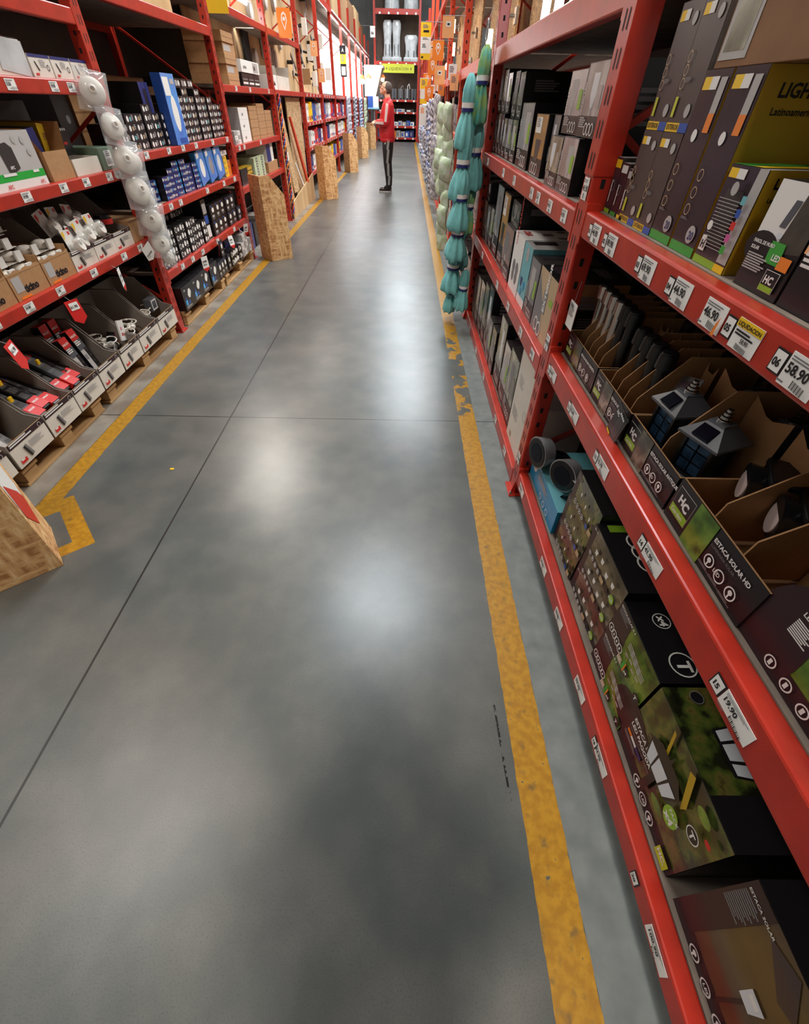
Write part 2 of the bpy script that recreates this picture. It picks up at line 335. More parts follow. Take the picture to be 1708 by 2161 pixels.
# ------------------------------------------------------------ racks
def post(parent,x,y,z1,sgn,slots=True,m=red,splice=None):
    """front upright; sgn -1: face towards -X (right rack)"""
    b=MB(); xa,xb=(x,x+.07) if sgn<0 else (x-.07,x); w=.045
    b.bbox(xa,y-w,.004,xb,y+w,z1,m,.004)
    if slots:
        z=.08
        while z<min(z1,2.6):
            fx=xa-(.0052 if splice and splice<=z<splice+.46 else .0006) if sgn<0 else xb+.0006
            for dy in (-.014,.014):
                vs=[(fx,y+dy-.004,z),(fx,y+dy+.004,z+.004),(fx,y+dy+.004,z+.045),(fx,y+dy-.004,z+.041)]
                b.add(vs,[(0,1,2,3)] if sgn>0 else [(3,2,1,0)],dark)
            yy=y-w-.0006; b.add([(xa+.028,yy,z+.03),(xa+.042,yy,z+.03),(xa+.042,yy,z+.055),(xa+.028,yy,z+.055)],[(0,1,2,3)],dark)
            z+=.075
    if splice: b.bbox(xa-.004 if sgn<0 else xa,y-w-.003,splice,xb if sgn<0 else xb+.004,y+w+.003,min(z1,splice+.5),m,.003)
    o=b.build('upright',parent)
    f=MB(); fx=xa-.03 if sgn<0 else xb+.03
    f.bbox(min(fx,xa),y-.075,.0,max(fx,xb),y+.044,.008,m,.002); f.cyl((fx+(.012 if sgn<0 else -.012),y-.06,.008),(fx+(.012 if sgn<0 else -.012),y-.06,.02),.008,steel,n=6)
    f.add([(xa if sgn<0 else xb,y-.046,.008),(fx,y-.075,.008),(xa if sgn<0 else xb,y-.046,.09)],[(0,1,2),(2,1,0)],m)
    f.build('foot_plate',o)
    return o
def price(parent,y,z,x,sgn,txt,w=.055,h=.035,kind='n',rx=0):
    b=MB(); fs=('t',txt,.06,.40,.44,black,0,.03)
    if sgn<0: b.T=Matrix.Translation((x-.0012,y,z))@Matrix.Rotation(-PI/2,4,'Z')@Matrix.Rotation(R_(rx),4,'Y')@Matrix.Translation((-w/2,0,0))
    else: b.T=Matrix.Translation((x+.0012,y,z))@Matrix.Rotation(PI/2,4,'Z')@Matrix.Rotation(R_(rx),4,'Y')@Matrix.Translation((-w/2,0,0))
    b.box(0,-.0008,0,w,.0,h,tagm); b.frame((0,-.0008,0),(1,0,0),(0,0,1),w,h)
    L=[fs,('r',.06,.86,.8,.9,grey),('r',.06,.78,.7,.82,grey)]
    for i in range(14): L.append(('r',.42+i*.035,.08,.42+i*.035+(.012 if i%3 else .022),.32,black))
    L.append(('r',.08,.14,.3,.2,grey))
    if kind=='liq':
        L=[('r',0,.72,1,1,yel),('t','LIQUIDACION',.05,.77,.2,black,0,.03),('l',.08,.58,.8,2,.06,black),('t',txt,.4,.3,.2,black,0,.03)]+[('r',.3+i*.04,.06,.3+i*.04+.02,.24,black) for i in range(14)]
    if kind=='o': L.append(('p',[(.86,0),(1,0),(1,.7),(.9,.4)],orange))
    b.k=0; b.marks(L); b.v=b.v; return b.build('price_tag',parent)
def numtag(parent,y,z,x,sgn,txt,s=.035):
    b=MB(); b.T=(Matrix.Translation((x-.0012,y,z))@Matrix.Rotation(-PI/2,4,'Z')) if sgn<0 else (Matrix.Translation((x+.0012,y,z))@Matrix.Rotation(PI/2,4,'Z'))
    b.box(-s*.42,-.0008,0,s*.42,0,s,black); b.frame((-s*.42,-.0008,0),(1,0,0),(0,0,1),s*.84,s); b.k=0
    b.marks([('r',.1,.08,.9,.92,tagm),('t',txt,.16,.3,.55,black,0,.04)]); return b.build('number_tag',parent)
def beam(parent,y0,y1,z0,z1,sgn,m=red,x=None):
    x=x if x is not None else (XR if sgn<0 else XL)
    b=MB(); xa,xb=(x,x+.045) if sgn<0 else (x-.045,x); b.bbox(xa,y0+.045,z0,xb,y1-.045,z1,m,.006)
    for yy in (y0+.045,y1-.06): # end connector plates
        b.box(xa-.002 if sgn<0 else xa,yy,z0-.02,xb if sgn<0 else xb+.002,yy+.015,z1+.02,m)
    return b.build('beam',parent)
def bay(s,y0,y1,levels,top,label,depth=1.0,near=False,own=True,mats=red,back=darkbox,backz=(0,2.6),slots=True,splice=None):
    sgn=-1 if s=='R' else 1; X=XR if s=='R' else XL
    r=empty('shelving_bay',(0,0,0),0,label,'shelving','red steel shelving bays on the %s of the aisle'%('right' if s=='R' else 'left'))
    post(r,X,y1,top,sgn,slots,mats,splice)
    if near: post(r,X,y0,top,sgn,slots,mats)
    xb=X-sgn*depth
    b=MB(); b.box(xb-.03,y1-.035,0,xb+.03,y1+.035,top,mats); b.build('rear_upright',r)
    b=MB(); z=.25; k=0
    while z<top-.6:
        a,c=(X-sgn*.06,xb) if k%2==0 else (xb,X-sgn*.06); b.cyl((a,y1,z),(c,y1,z+.6),.014,mats,n=4,smooth=False); z+=.6; k+=1
    b.build('frame_brace',r)
    beams=[]
    for lv in levels:
        z0,z1=lv[:2]; be=beam(r,y0,y1,z0,z1,sgn,mats if len(lv)<3 else lv[2]); beams.append(be)
        b=MB(); b.box(min(xb,xb-.02*sgn),y0+.04,z0,max(xb,xb-.02*sgn)+.03,y1-.04,z1,mats); b.build('rear_beam',r)
        b=MB(); b.box(min(X-sgn*.046,xb),y0+.05,z1-.022,max(X-sgn*.046,xb),y1-.05,z1-.0003,deckm); b.build('shelf_board',r)
    if back:
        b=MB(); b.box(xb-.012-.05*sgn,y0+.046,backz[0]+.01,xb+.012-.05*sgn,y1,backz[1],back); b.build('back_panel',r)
    return r,beams
R1,R1b=bay('R',-.82,1.78,[(.075,.15),(.685,.775),(1.178,1.252),(1.97,2.06)],3.2,'red shelving bay on the right nearest the camera, holding solar stake trays',near=True,splice=1.34)
R2,R2b=bay('R',1.78,4.38,[(.0,.075),(.625,.70),(1.165,1.24),(1.70,1.79)],3.2,'red shelving bay on the right behind the nearest upright, with lamp cartons on three shelves')
RB=[]
for k in range(3,13):
    y0=1.78+2.6*(k-2); RB.append(bay('R',y0,y0+2.6,[(.0,.07),(.63,.70),(1.165,1.235),(1.70,1.79,red2),(2.75,2.83,red2)],3.6,'red shelving bay on the right, %s beyond the turquoise hanging cloths'%ORD[k-3],mats=red2 if k<8 else red,slots=k<5,back=darkbox if k>4 else osbd,backz=(0,1.7) if k>4 else (1.7,3.4)))
L1,L1b=bay('L',1.39,3.88,[(.655,.715),(1.08,1.14),(1.50,1.565),(1.80,1.87)],3.2,'red shelving bay on the left nearest the camera, with white electrical trays below',near=True)
L2,L2b=bay('L',3.88,6.37,[(.385,.445),(.805,.865),(1.147,1.20),(1.945,2.015)],3.2,'red shelving bay on the left full of black and blue light cartons')
L3,L3b=bay('L',6.37,8.86,[(.66,.72),(1.05,1.11),(1.555,1.615),(2.17,2.235)],3.4,'red shelving bay on the left behind the first far strand board guard')
L4,L4b=bay('L',8.86,11.35,[(1.555,1.615),(2.17,2.235)],3.6,'red shelving bay on the left with leaning board panels and no lower shelf')
LB=[]
for k in range(5,13):
    y0=1.39+2.49*(k-1); LB.append(bay('L',y0,y0+2.49,[(.35,.41),(.75,.81),(1.13,1.19),(1.555,1.615)]+([(3.1,3.2)] if k>5 else []),3.7,'red shelving bay on the left, %s beyond the leaning board panels'%ORD[k-5],slots=False))
for be,L in ((R1b[0],[(1.62,.095,'39.90'),(1.14,.09,'39.90'),(.89,.09,'79.90'),(.62,.092,'99.90'),(.41,.092,'84.90'),(.02,.092,'100.90')]),
             (R1b[1],[(1.62,.705,'46.90'),(1.32,.705,'15.60'),(1.02,.705,'15.70'),(.66,.705,'41.90'),(.30,.705,'19.90'),(-.03,.705,'57.90')]),
             (R2b[0],[(3.98,.018,'39.90'),(3.48,.018,'49.90'),(3.01,.018,'29.90'),(2.41,.018,'59.90'),(2.06,.02,'69.90')]),
             (R2b[1],[(3.77,.64,'29.90'),(3.02,.64,'35.90'),(2.61,.64,'49.90'),(2.23,.64,'79.90'),(1.95,.645,'89.90')]),
             (R2b[2],[(4.06,1.18,'18.90'),(3.36,1.18,'24.90'),(2.99,1.18,'33.90'),(2.53,1.18,'29.90'),(2.39,1.18,'52.90'),(2.17,1.18,'47.90'),(1.95,1.182,'42.90')])):
    for i,(y,z,t) in enumerate(L):
        w=.085 if be in R1b else .07; price(be,y,z,XR,-1,t,w,.04 if be in R1b else .042)
for y,n in ((.385+.03,'18'),(.10,'20')): numtag(R1b[0],y+.045,.094,XR,-1,n,.036)
for y,n in ((1.675,'11'),(1.375,'12'),(1.075,'13'),(.718,'14'),(.36,'15'),(.03,'16')): numtag(R1b[1],y,.706,XR,-1,n,.038)
for y,n,t,k in ((1.59,'01','44.90','n'),(1.45,'02','89.90','n'),(1.19,'03','69.90','n'),(1.01,'04','44.90','n'),(.875,'','46.90','o'),(.765,'05','58.90','liq'),(.62,'06','58.90','n')):
    price(R1b[2],y-.01,1.188,XR,-1,t,.072,.05,k)
    if n: numtag(R1b[2],y+.043,1.195,XR,-1,n,.037)
for be,L in ((L1b[0],[2.10,2.36,2.64,3.00,3.40,3.65]),(L1b[1],[2.73,3.06,3.30,3.58,3.70]),(L1b[2],[2.99,3.35,3.52,3.69]),(L2b[2],[4.20,4.62,4.93,5.25,5.72,6.2]),(L2b[1],[4.36,4.57,5.26,5.79,6.18]),(L2b[0],[4.24,4.49,4.76,5.21,5.8]),(L3b[1],[6.6,6.8,7.6]),(L3b[2],[6.9,7.5,8.9-.4])):
    z=min(v.co.z for v in be.data.vertices)+.032
    for i,y in enumerate(L): price(be,y,z,XL,1,['2.90','9.90','16.90','1.90','69.90','19.90','5.50'][(i*3+int(y*7))%7],.075,.042)
for r,bs in LB[:5]:
    for be in bs[1:4]:
        z=min(v.co.z for v in be.data.vertices)+.03; y0=min(v.co.y for v in be.data.vertices)
        for i in range(5): price(be,y0+.3+i*.42,z,XL,1,'9.90',.07,.042)
for r,bs in RB[:3]:
    for be in bs[:3]:
        z=min(v.co.z for v in be.data.vertices)+.022; y0=min(v.co.y for v in be.data.vertices)
        for i in range(5): price(be,y0+.3+i*.45,z,XR,-1,'19.90',.07,.042)
for r,yy,zz,t in ((R1,1.78,1.275,'41.90'),(R1,1.78,.76,'46.90'),(R1,1.78,.17,'39.90')): price(r,yy,zz,XR-.001,-1,t,.05,.06)
# number plate stickers on the near upright side
b=MB(); b.frame((XR+.012,1.7338,1.40),(1,0,0),(0,0,1),.05,.05); b.k=0; b.marks([('p',[(0,.5),(.15,.9),(.85,.9),(1,.5),(.85,.1),(.15,.1)],porange),('t','18',.25,.3,.5,grey)]); b.build('number_sticker',R1)
# ------------------------------------------------------------ cartons with print
def icons(u,v,n,du,r,m=white,dv=0):
    L=[]
    for i in range(n): L+=[('o',u+i*du,v+i*dv,r,r*.22,m),('r',u+i*du-.012,v+i*dv-.03,u+i*du+.012,v+i*dv+.03,m)]
    return L
def ledicons(u,v,du,r,m=white,dv=0):
    L=[]
    for i in range(3):
        a,b=u+i*du,v+i*dv; L.append(('o',a,b,r,r*.2,m))
        if i==1: L.append(('t','LED',a-r*.45,b-r*.25,r*.85,m,0,.02))
        else: L+=[('c',a,b+r*.15,r*.38,m),('r',a-.006,b-r*.7,a+.006,b,m)]
        L.append(('l',a-r*.5,b-r*1.25,r,2,.018,grey))
    return L
def hclogo(u,v,s,asp):   # s: height fraction ; asp: w/h of face
    w=s/asp; return [('r',u-.01/asp,v-.01,u+w+.01/asp,v+s+.01,white),('r',u-.003/asp,v-.003,u+w+.003/asp,v+s+.003,black),('t','H',u+w*.2,v+s*.52,s*.42/min(1,1),white,0,.05),('t','C',u+w*.5,v+s*.42,s*.46,white,0,.05),('r',u,v,u+w,v+s*.32,lime),('t','Garden',u+w*.08,v+s*.08,s*.24,white,0,.01)]
def carton(name,w,d,h,body,F=(),T=(),L=(),R=(),bev=.0015,seam=True):
    b=MB()
    if isinstance(body,(list,tuple)): b.box(0,0,0,w,d,h,body)
    else: b.bbox(0,0,0,w,d,h,body,min(bev,h*.2,w*.2))
    for k,m in (('F',F),('T',T),('L',L),('R',R)):
        if m: b.face(k,w,d,h,m)
    return b.mesh(name)
def put(me,name,s,y,z,label,cat='box',group=None,inset=.06,ry=0,rz=0):
    o=link(name,me); side(o,s,y,z,inset,ry,rz); return tag(o,label,cat,group)
# ---- R1 bottom shelf
D1=.1505
asp=.33/.306
F=[('r',0,0,1,1,garden),('r',0,0,1,.15,plum2),('e',.0,.33,.30,.22,plum2),('r',0,.1,.24,.5,plum2),('t','ESTACA SOLAR',.03,.42,.062,white,0,.03),('t','LED PAGODA',.03,.345,.062,white,0,.03),('t','LUMINARIA SOLAR LED PAGODA',.03,.30,.028,grey),
   ('r',.04,.235,.11,.27,orange),('r',.11,.235,.2,.27,white),('r',.2,.235,.3,.27,navy),('l',.03,.21,.25,3,.009,grey)]
F+=ledicons(.40,.085,.13,.055)+[('r',.83,.015,.97,.13,olive),('t','HC.',.84,.06,.07,white,0,.04)]
lampF=lambda u,v,s:[('r',u-.02*s,.15,u+.02*s,v,black),('p',[(u-.10*s,v),(u+.10*s,v),(u+.14*s,v+.13*s),(u-.14*s,v+.13*s)],black),('p',[(u-.09*s,v+.01),(u-.045*s,v+.01),(u-.06*s,v+.12*s),(u-.125*s,v+.12*s)],lamp_off),('p',[(u-.035*s,v+.01),(u+.035*s,v+.01),(u+.045*s,v+.12*s),(u-.045*s,v+.12*s)],lamp_off),('p',[(u+.045*s,v+.01),(u+.09*s,v+.01),(u+.125*s,v+.12*s),(u+.06*s,v+.12*s)],lamp_off),
  ('p',[(u-.16*s,v+.13*s),(u+.16*s,v+.13*s),(u+.08*s,v+.21*s),(u-.08*s,v+.21*s)],black),('p',[(u-.01*s,v+.21*s),(u+.01*s,v+.21*s),(u,v+.27*s)],black)]
F+=[('p',[(.55,.95),(.6,.98),(.72,.7),(.7,.62)],mustard),('p',[(.30,.98),(.33,.97),(.40,.74),(.37,.74)],mustard),('e',.8,.88,.07,.05,gardenb),('e',.62,.3,.09,.05,gardenb),('e',.3,.62,.05,.08,gardenb)]+lampF(.45,.44,1.55)+[('e',.72,.47,.075,.1,lime),('t','PACK',.68,.50,.05,white,0,.02),('t','x4',.675,.41,.1,white,0,.04),('c',.86,.68,.065,black),('o',.86,.68,.065,.008,white),('t','T',.835,.645,.09,white,0,.03),('e',.93,.82,.03,.025,rprint)]
T=[('r',.0,.0,.86,.8,garden),('r',.7,.0,1,1,black)]+[('p',[(.3,.2),(.6,.2),(.66,.5),(.24,.5)],black),('p',[(.31,.22),(.38,.22),(.35,.46),(.26,.46)],lamp_off),('p',[(.4,.22),(.5,.22),(.52,.46),(.38,.46)],lamp_off),('p',[(.52,.22),(.59,.22),(.64,.46),(.55,.46)],lamp_off),('p',[(.62,.9),(.7,.92),(.72,.6),(.68,.6)],mustard),('e',.2,.5,.06,.07,lime),('t','x4',.17,.47,.08,white),('t','ESTACA SOLAR',.9,.95,.075,white,-90,.03),('t','LED PAGODA',.82,.95,.075,white,-90,.03),('c',.08,.2,.05,black),('o',.08,.2,.05,.006,grey)]
put(carton('pagoda',.33,.36,.306,black,F,T,[('r',0,0,1,1,black)],[('r',0,0,1,1,black)]),'solar_light_carton','R',.475,D1,'large green garden photo carton with two printed pagoda lamps, lower shelf right',group=None)
F=[('r',0,0,1,1,night),('r',0,0,1,.13,plum2),('r',0,.13,.16,1,plum2),('l',.02,.86,.14,12,.012,grey),('t','ESTACA SOLAR',.02,.9,.03,white,0,.02),('p',[(.2,.9),(.35,.98),(.5,.78),(.42,.72)],plum),('p',[(.45,1),(.9,.9),(.8,.7),(.5,.8)],mat('violet_print',(96,84,128),.3)),('p',[(.6,.75),(1,.62),(1,.45),(.75,.52)],mat('night_green_print',(40,110,40),.3,noise=.3,nscale=6)),('r',.42,.13,.44,.42,black),('p',[(.39,.42),(.47,.42),(.48,.56),(.38,.56)],lamp_off),('r',.4,.5,.46,.54,white)]+ledicons(.25,.065,.14,.045)
put(carton('nightbox',.36,.36,.345,black,F,[('r',.0,.0,1,1,black),('o',.18,.3,.06,.008,grey),('t','T',.155,.27,.08,grey,0,.03)]),'solar_light_carton','R',.105,D1,'big dark carton with night garden photo, nearest on the lower right shelf')
F=[('r',0,0,1,1,gardenb),('p',[(0,0),(.45,0),(.36,.5),(.33,1),(0,1)],plum2),('l',.04,.9,.26,5,.022,grey),('t','ESTACA SOLAR X 4',.03,.9,.075,white,0,.02)]+icons(.08,.25,4,.095,.1)+[('r',.40,.05,.5,.2,beige),('t','HC.',.40,.08,.12,white,0,.03),('c',.64,.14,.085,black),('t','x4',.6,.1,.1,white,0,.03),('c',.93,.16,.1,black),('t','T',.9,.1,.13,white,0,.03),('r',.52,.06,.57,.3,green),('r',.57,.06,.59,.3,orange)]
for i in range(4): F+=[('r',.48+i*.1,.42+.06*(i%2),.5+i*.1+.05,.47+.06*(i%2),silver),('r',.53+i*.1,.3,.535+i*.1,.45,black)]+[('r',.46+i*.1,.6+j*.06,.6+i*.1,.625+j*.06,lgrey) for j in range(3)]
T=[('r',.05,.6,.3,.9,black),('t','HC',.07,.68,.2,white,0,.04),('r',.05,.55,.3,.62,lime),('r',.1,.36,.3,.48,green),('r',.3,.36,.36,.48,yel),('o',.28,.25,.1,.01,white),('t','x4',.22,.22,.13,white,0,.03),('o',.8,.25,.14,.015,white),('t','T',.76,.2,.2,white,0,.03),('o',.75,.78,.09,.01,grey)]
mc=carton('x4',.25,.32,.152,black,F,T)
put(mc,'solar_light_carton','R',.73,D1,'lower of two green lawn photo cartons marked x4 beside the pagoda carton','box','pairs of x4 lawn lamp cartons'); put(mc,'solar_light_carton','R',.735,D1+.1525,'upper green lawn photo carton marked x4, printed black top showing','box','pairs of x4 lawn lamp cartons')
F=[('r',0,0,1,1,stone),('r',0,0,.1,1,plum2),('r',0,0,1,.2,plum2),('t','LED x10',.02,.85,.08,white,0,.02)]+icons(.14,.1,4,.1,.08)+[('c',.86,.2,.14,lime),('t','x10',.8,.14,.16,white,0,.03),('r',.52,.04,.62,.2,beige),('c',.72,.12,.08,black)]
for i in range(4): F+=[('r',.28+i*.17,.45,.283+i*.17,.95,black),('p',[(.26+i*.17,.4+.1*(i%2)),(.31+i*.17,.4+.1*(i%2)),(.32+i*.17,.56+.1*(i%2)),(.25+i*.17,.56+.1*(i%2))],white)]
T=[('r',.04,.1,.15,.5,lime),('t','HC',.05,.6,.16,white,0,.04)]+[('o',.3+i*.16,.35,.13,.02,white) for i in range(3)]+[('l',.2,.7,.5,3,.03,grey),('p',[(.8,.3),(.9,.3),(.93,.6),(.78,.6)],lamp_off)]
mb_=carton('x10',.285,.3,.113,black,F,T)
for i,w in enumerate(('bottom','middle','top')): put(mb_,'solar_light_carton','R',1.03-(.01 if i==2 else 0),D1+.1135*i,'stone path photo carton marked x10, %s of its stack of three'%w,'box','x10 string light cartons',inset=.06+(.012 if i<2 else .0))
F=[('r',0,0,1,1,garden),('r',0,0,.12,1,plum2),('r',0,0,1,.16,plum2),('l',.03,.9,.2,4,.03,grey)]+icons(.2,.1,4,.12,.09)+[('r',.72,.03,.8,.18,blue),('r',.84,.03,.95,.2,beige),('c',.93,.42,.09,black)]
for i in range(3): F+=[('e',.35+i*.22,.6-.08*i,.018,.07,white),('r',.348+i*.22,.5-.08*i,.352+i*.22,.55-.08*i,white)]
ma_=carton('bulbgarden',.25,.3,.124,black,F,[('l',.1,.8,.6,3,.03,grey)])
for i,w in enumerate(('bottom','middle','top')): put(ma_,'solar_light_carton','R',1.29-(0,.006,.02)[i],D1+.1245*i,'dark green garden carton with small bulb prints, %s of its stack of three'%w,'box','garden bulb cartons',inset=.07)
F=[('c',.14,.7,.24,white),('t','CASA',.07,.72,.14,rprint,0,.02),('t','JARDIN',.06,.6,.12,rprint,0,.02),('l',.3,.75,.4,5,.03,lgrey),('r',.27,.3,.275,.95,navy)]+[('o',.5+i*.13,.22,.13,.03,white) for i in range(3)]
put(carton('turqbox',.43,.26,.125,[turq,turq,turq,turq,teal,turq],F),'turquoise_carton','R',1.725,D1,'turquoise carton with a round white logo behind the near upright',inset=.055)
def solar_head(label,s,y,z,inset,rz=0,grp=None):
    o=empty('solar_spotlight',(0,0,0),0,label,'garden lamp',grp); side(o,s,y,z,inset,0,rz)
    b=MB(); b.cyl((0,-.03,.075),(0,.03,.075),.075,silver,r1=.06,n=28); b.cyl((0,-.034,.075),(0,-.029,.075),.068,plast,n=28); b.build('head',o)
    b=MB(); b.cyl((0,-.0355,.075),(0,-.033,.075),.045,cellm,n=20); b.build('solar_panel',o)
    b=MB(); b.cyl((0,.03,.075),(0,.11,.04),.016,plast); b.bbox(-.03,.07,0,.03,.15,.03,plast,.004); b.build('base',o); return o
solar_head('round black solar spotlight on the turquoise carton, nearest the upright','R',1.62,D1+.1255,.05,.25)
solar_head('round black solar spotlight standing deeper behind the turquoise carton','R',1.46,D1+.1255,.12,.5)
b=MB()
for k in range(3): b.loft([[(.02+.12*t+.03*math.cos(a*PI/6+k),.05*k+.03*math.sin(a*PI/6),.0+.14*t*(1+.2*math.sin(3*a+k))+.03*math.cos(a*PI/6)) for a in range(12)] for t in (0,.4,.8,1)],plast)
b.add([(0,0,.09),(.16,-.02,.15),(.18,.1,.16),(.05,.12,.1)],[(0,1,2,3)],wrap)
o=b.build('crumpled_bag'); side(o,'R',1.42,D1+.03+.09,.12); tag(o,'crumpled black plastic bag behind the turquoise carton','bag')
for k,(y,z) in enumerate(((1.24,.0),(.97,.0))): pass
for i in range(3): put(carton('dk%d'%i,.5,.3,.22+.03*i,darkbox,[('l',.1,.7,.5,4,.02,grey)]),'dark_carton','R',(.47,.98,1.5)[i],D1,['plain dark carton at the back of the lower shelf behind the pagoda carton','plain dark carton at the back behind the x10 cartons','plain dark carton at the back near the first upright'][i],inset=.5)
# ---- R1 middle shelf trays
D2=.7755
def tray(label,y,w,h,d,cells,title,pic,fin_h=.24,lean=.1,tall=True):
    o=empty('display_tray',(0,0,0),0,label,'display box'); side(o,'R',y,D2,.055)
    asp=w/h
    b=MB(); t=.004
    b.box(0,0,0,w,t,h,[black,black,cardb,black,cardb,black]); b.box(0,t,0,t,d,h*1.0,[cardb,cardb,cardb,black,cardb,black]); b.box(w-t,t,0,w,d,h,[cardb,black,cardb,cardb,cardb,black]); b.box(t,t,0,w-t,d,t,cardd); b.box(t,d-t,0,w-t,d,h+.13,[cardb,cardb,black,cardb,cardb,black])
    F=[('r',0,0,1,1,black)]
    F+=hclogo(.03,.22,.62,asp)+[('r',.27,.0,.5,1,pic),('t',title,.52,.72,.13,white,0,.03),('t','LUMINARIA SOLAR',.52,.60,.09,grey,0,.0)]+ledicons(.58,.34,.13,.14)
    b.face('F',w,d,h,F)
    b.face('R',w,d,h,[('t','ESTACA',.05,.72,.16,white,0,.04),('t','LUMINARIA',.05,.52,.12,grey,0,.0),('l',.05,.42,.5,4,.06,white)])
    b.build('carton_base',o)
    pitch=w/cells
    for i in range(1,cells+0):
        x=i*pitch; b=MB(); P=[(x,.012,h*.2),(x,.03,h+.02),(x,.03+lean,fin_h),(x,d-.01,fin_h),(x,d-.01,t)]
        vs=P+[(p[0]+.0035,p[1],p[2]) for p in P]; b.add(vs,[(0,1,2,3,4)[::1],(9,8,7,6,5)]+[(i_,(i_+1)%5+0,(i_+1)%5+5,i_+5) for i_ in range(5)],cardb if tall else cardd); b.build('divider',o)
    for j,yy in enumerate((d*.36,d*.68)):
        b=MB()
        n=cells
        for i in range(n):
            x0,x1=i*pitch+.006,(i+1)*pitch-.004
            b.add([(x0,yy,t),(x1,yy,t),(x1,yy,fin_h-.006),((x0+x1)/2+.012,yy,fin_h-.03),((x0+x1)/2-.012,yy,fin_h-.03),(x0,yy,fin_h-.006)],[(0,1,2,3,4,5)],black if j else cardb)
        b.build('cross_divider',o)
    return o
tray('black tray with tall kraft dividers holding chrome stake lamps, farthest on middle shelf',1.71,.335,.095,.5,6,'ESTACA SOLAR CURVETA',garden)
tray('black tray with tall kraft dividers and a hanging price card, second from the upright',1.365,.285,.095,.5,5,'ESTACA SOLAR CURVETA',stone)
tray('black tray of solar lanterns with window panes on the middle shelf',1.07,.285,.10,.5,2,'ESTACA SOLAR ANTIQUE',stone,.25)
tray('black tray of solar spotlights with big kraft dividers, nearest tray on middle shelf',.775,.325,.11,.5,3,'ESTACA SOLAR HD',gardenb,.255,.16)
def stake(label,y,inset,z,chromed=True):
    o=empty('stake_lamp',(0,0,0),0,label,'garden lamp','stake lamps in the cardboard tray cells'); side(o,'R',y,z,inset)
    b=MB(); b.cyl((0,0,0),(0,0,.16),.018,chrome if chromed else plast,n=14); b.build('tube',o)
    b=MB(); b.cyl((0,0,.16),(0,0,.2),.027,chrome if chromed else plast,r1=.025,n=20); b.cyl((0,0,.2),(0,0,.205),.022,plast,n=20); b.build('cap',o)
pos=['nearest the upright','one cell from the upright','two cells from the upright','three cells from the upright','four cells from the upright','five cells from the upright']
for i in range(6): stake('%s stake lamp in the far tray, front row, %s'%('chrome capped' if i<4 else 'black capped',pos[i]),1.71-.0285-.0558*i,.055+.075,D2+.05+.012,i<4)
for i in range(4): stake('black capped stake lamp in second tray, front row, %s cell from its far end'%ORD[i],1.365-.0285-.057*i,.055+.085,D2+.035,False)
for r in range(2):
    for i in range(10): stake('dark lamp in tray row %s behind, %s from the upright'%(['directly','farther'][r],ORD[i]),1.71-.0285-.0563*i-(.01 if i>5 else 0),.055+(.26,.42)[r],D2+.035,False)
def lantern(label,y,inset,rz=.3,z=D2+.06):
    o=empty('solar_lantern',(0,0,0),0,label,'garden lamp','solar lanterns in the tray'); side(o,'R',y,z,inset,0,rz); s=.042
    b=MB(); b.bbox(-s,-s,0,s,s,.006,plast,.002)
    for a in (-1,1):
        for c in (-1,1): b.box(a*s*.9-.004,c*s*.9-.004,.006,a*s*.9+.004,c*s*.9+.004,.1,plast)
    b.bbox(-s*1.15,-s*1.15,-.012,s*1.15,s*1.15,0,gplast,.003); b.build('frame',o)
    b=MB()
    for f in range(4):
        b.T=Matrix.Rotation(f*PI/2,4,'Z')
        for i in range(2):
            for j in range(3): b.box(-s*.8+i*s*.84,-s*.86,.01+j*.03,-s*.8+i*s*.84+s*.74,-s*.84,.036+j*.03,pane)
    b.build('window_panes',o)
    b=MB(); b.loft([[(x*k,y_*k,z_) for x,y_ in ((-1,-1),(1,-1),(1,1),(-1,1))] for k,z_ in ((s*1.35,.1),(s*1.35,.106),(s*.55,.14),(s*.5,.146))],gplast,smooth=False)
    for q in range(4): b.cyl((0,0,.146+.008*q),(0,0,.152+.008*q),.016-.003*q,chrome,n=12)
    b.build('roof',o); b=MB(); b.T=Matrix.Translation((0,-s*.98,.1225))@Matrix.Rotation(R_(38),4,'X'); b.bbox(-.022,-.018,0,.022,.018,.005,cellm,.001); b.build('solar_cell',o)
lantern('black solar lantern with blue window panes standing in the lantern tray, nearer',.865,.055+.09,.35); lantern('black solar lantern leaning in the lantern tray, farther from camera',1.005,.055+.08,.1)
for i in range(2): lantern('dark solar lantern in the second row of the tray, %s'%['nearer','farther'][i],.865+.14*i,.055+.255,.1)
for i in range(2):
    o=empty('solar_spotlight',(0,0,0),0,'black solar spotlight in the nearest tray, %s cell from the camera'%ORD[2-i],'garden lamp','spotlights in the nearest tray'); side(o,'R',.775-.055-.108*i,D2+.08,.055+.13,0,-.5)
    b=MB(); b.cyl((0,-.03,.05),(0,.05,.06),.046,plast,r1=.03,n=24); b.bbox(-.05,-.005,.085,.05,.1,.10,plast,.004); b.build('head',o); b=MB(); b.cyl((0,-.032,.05),(0,-.028,.05),.034,mat('lens_pink%d'%i,(206,186,182),.15),n=20); b.build('lens',o)
    b=MB(); b.cyl((0,.02,-.06),(0,.02,.03),.01,plast); b.build('stake',o)
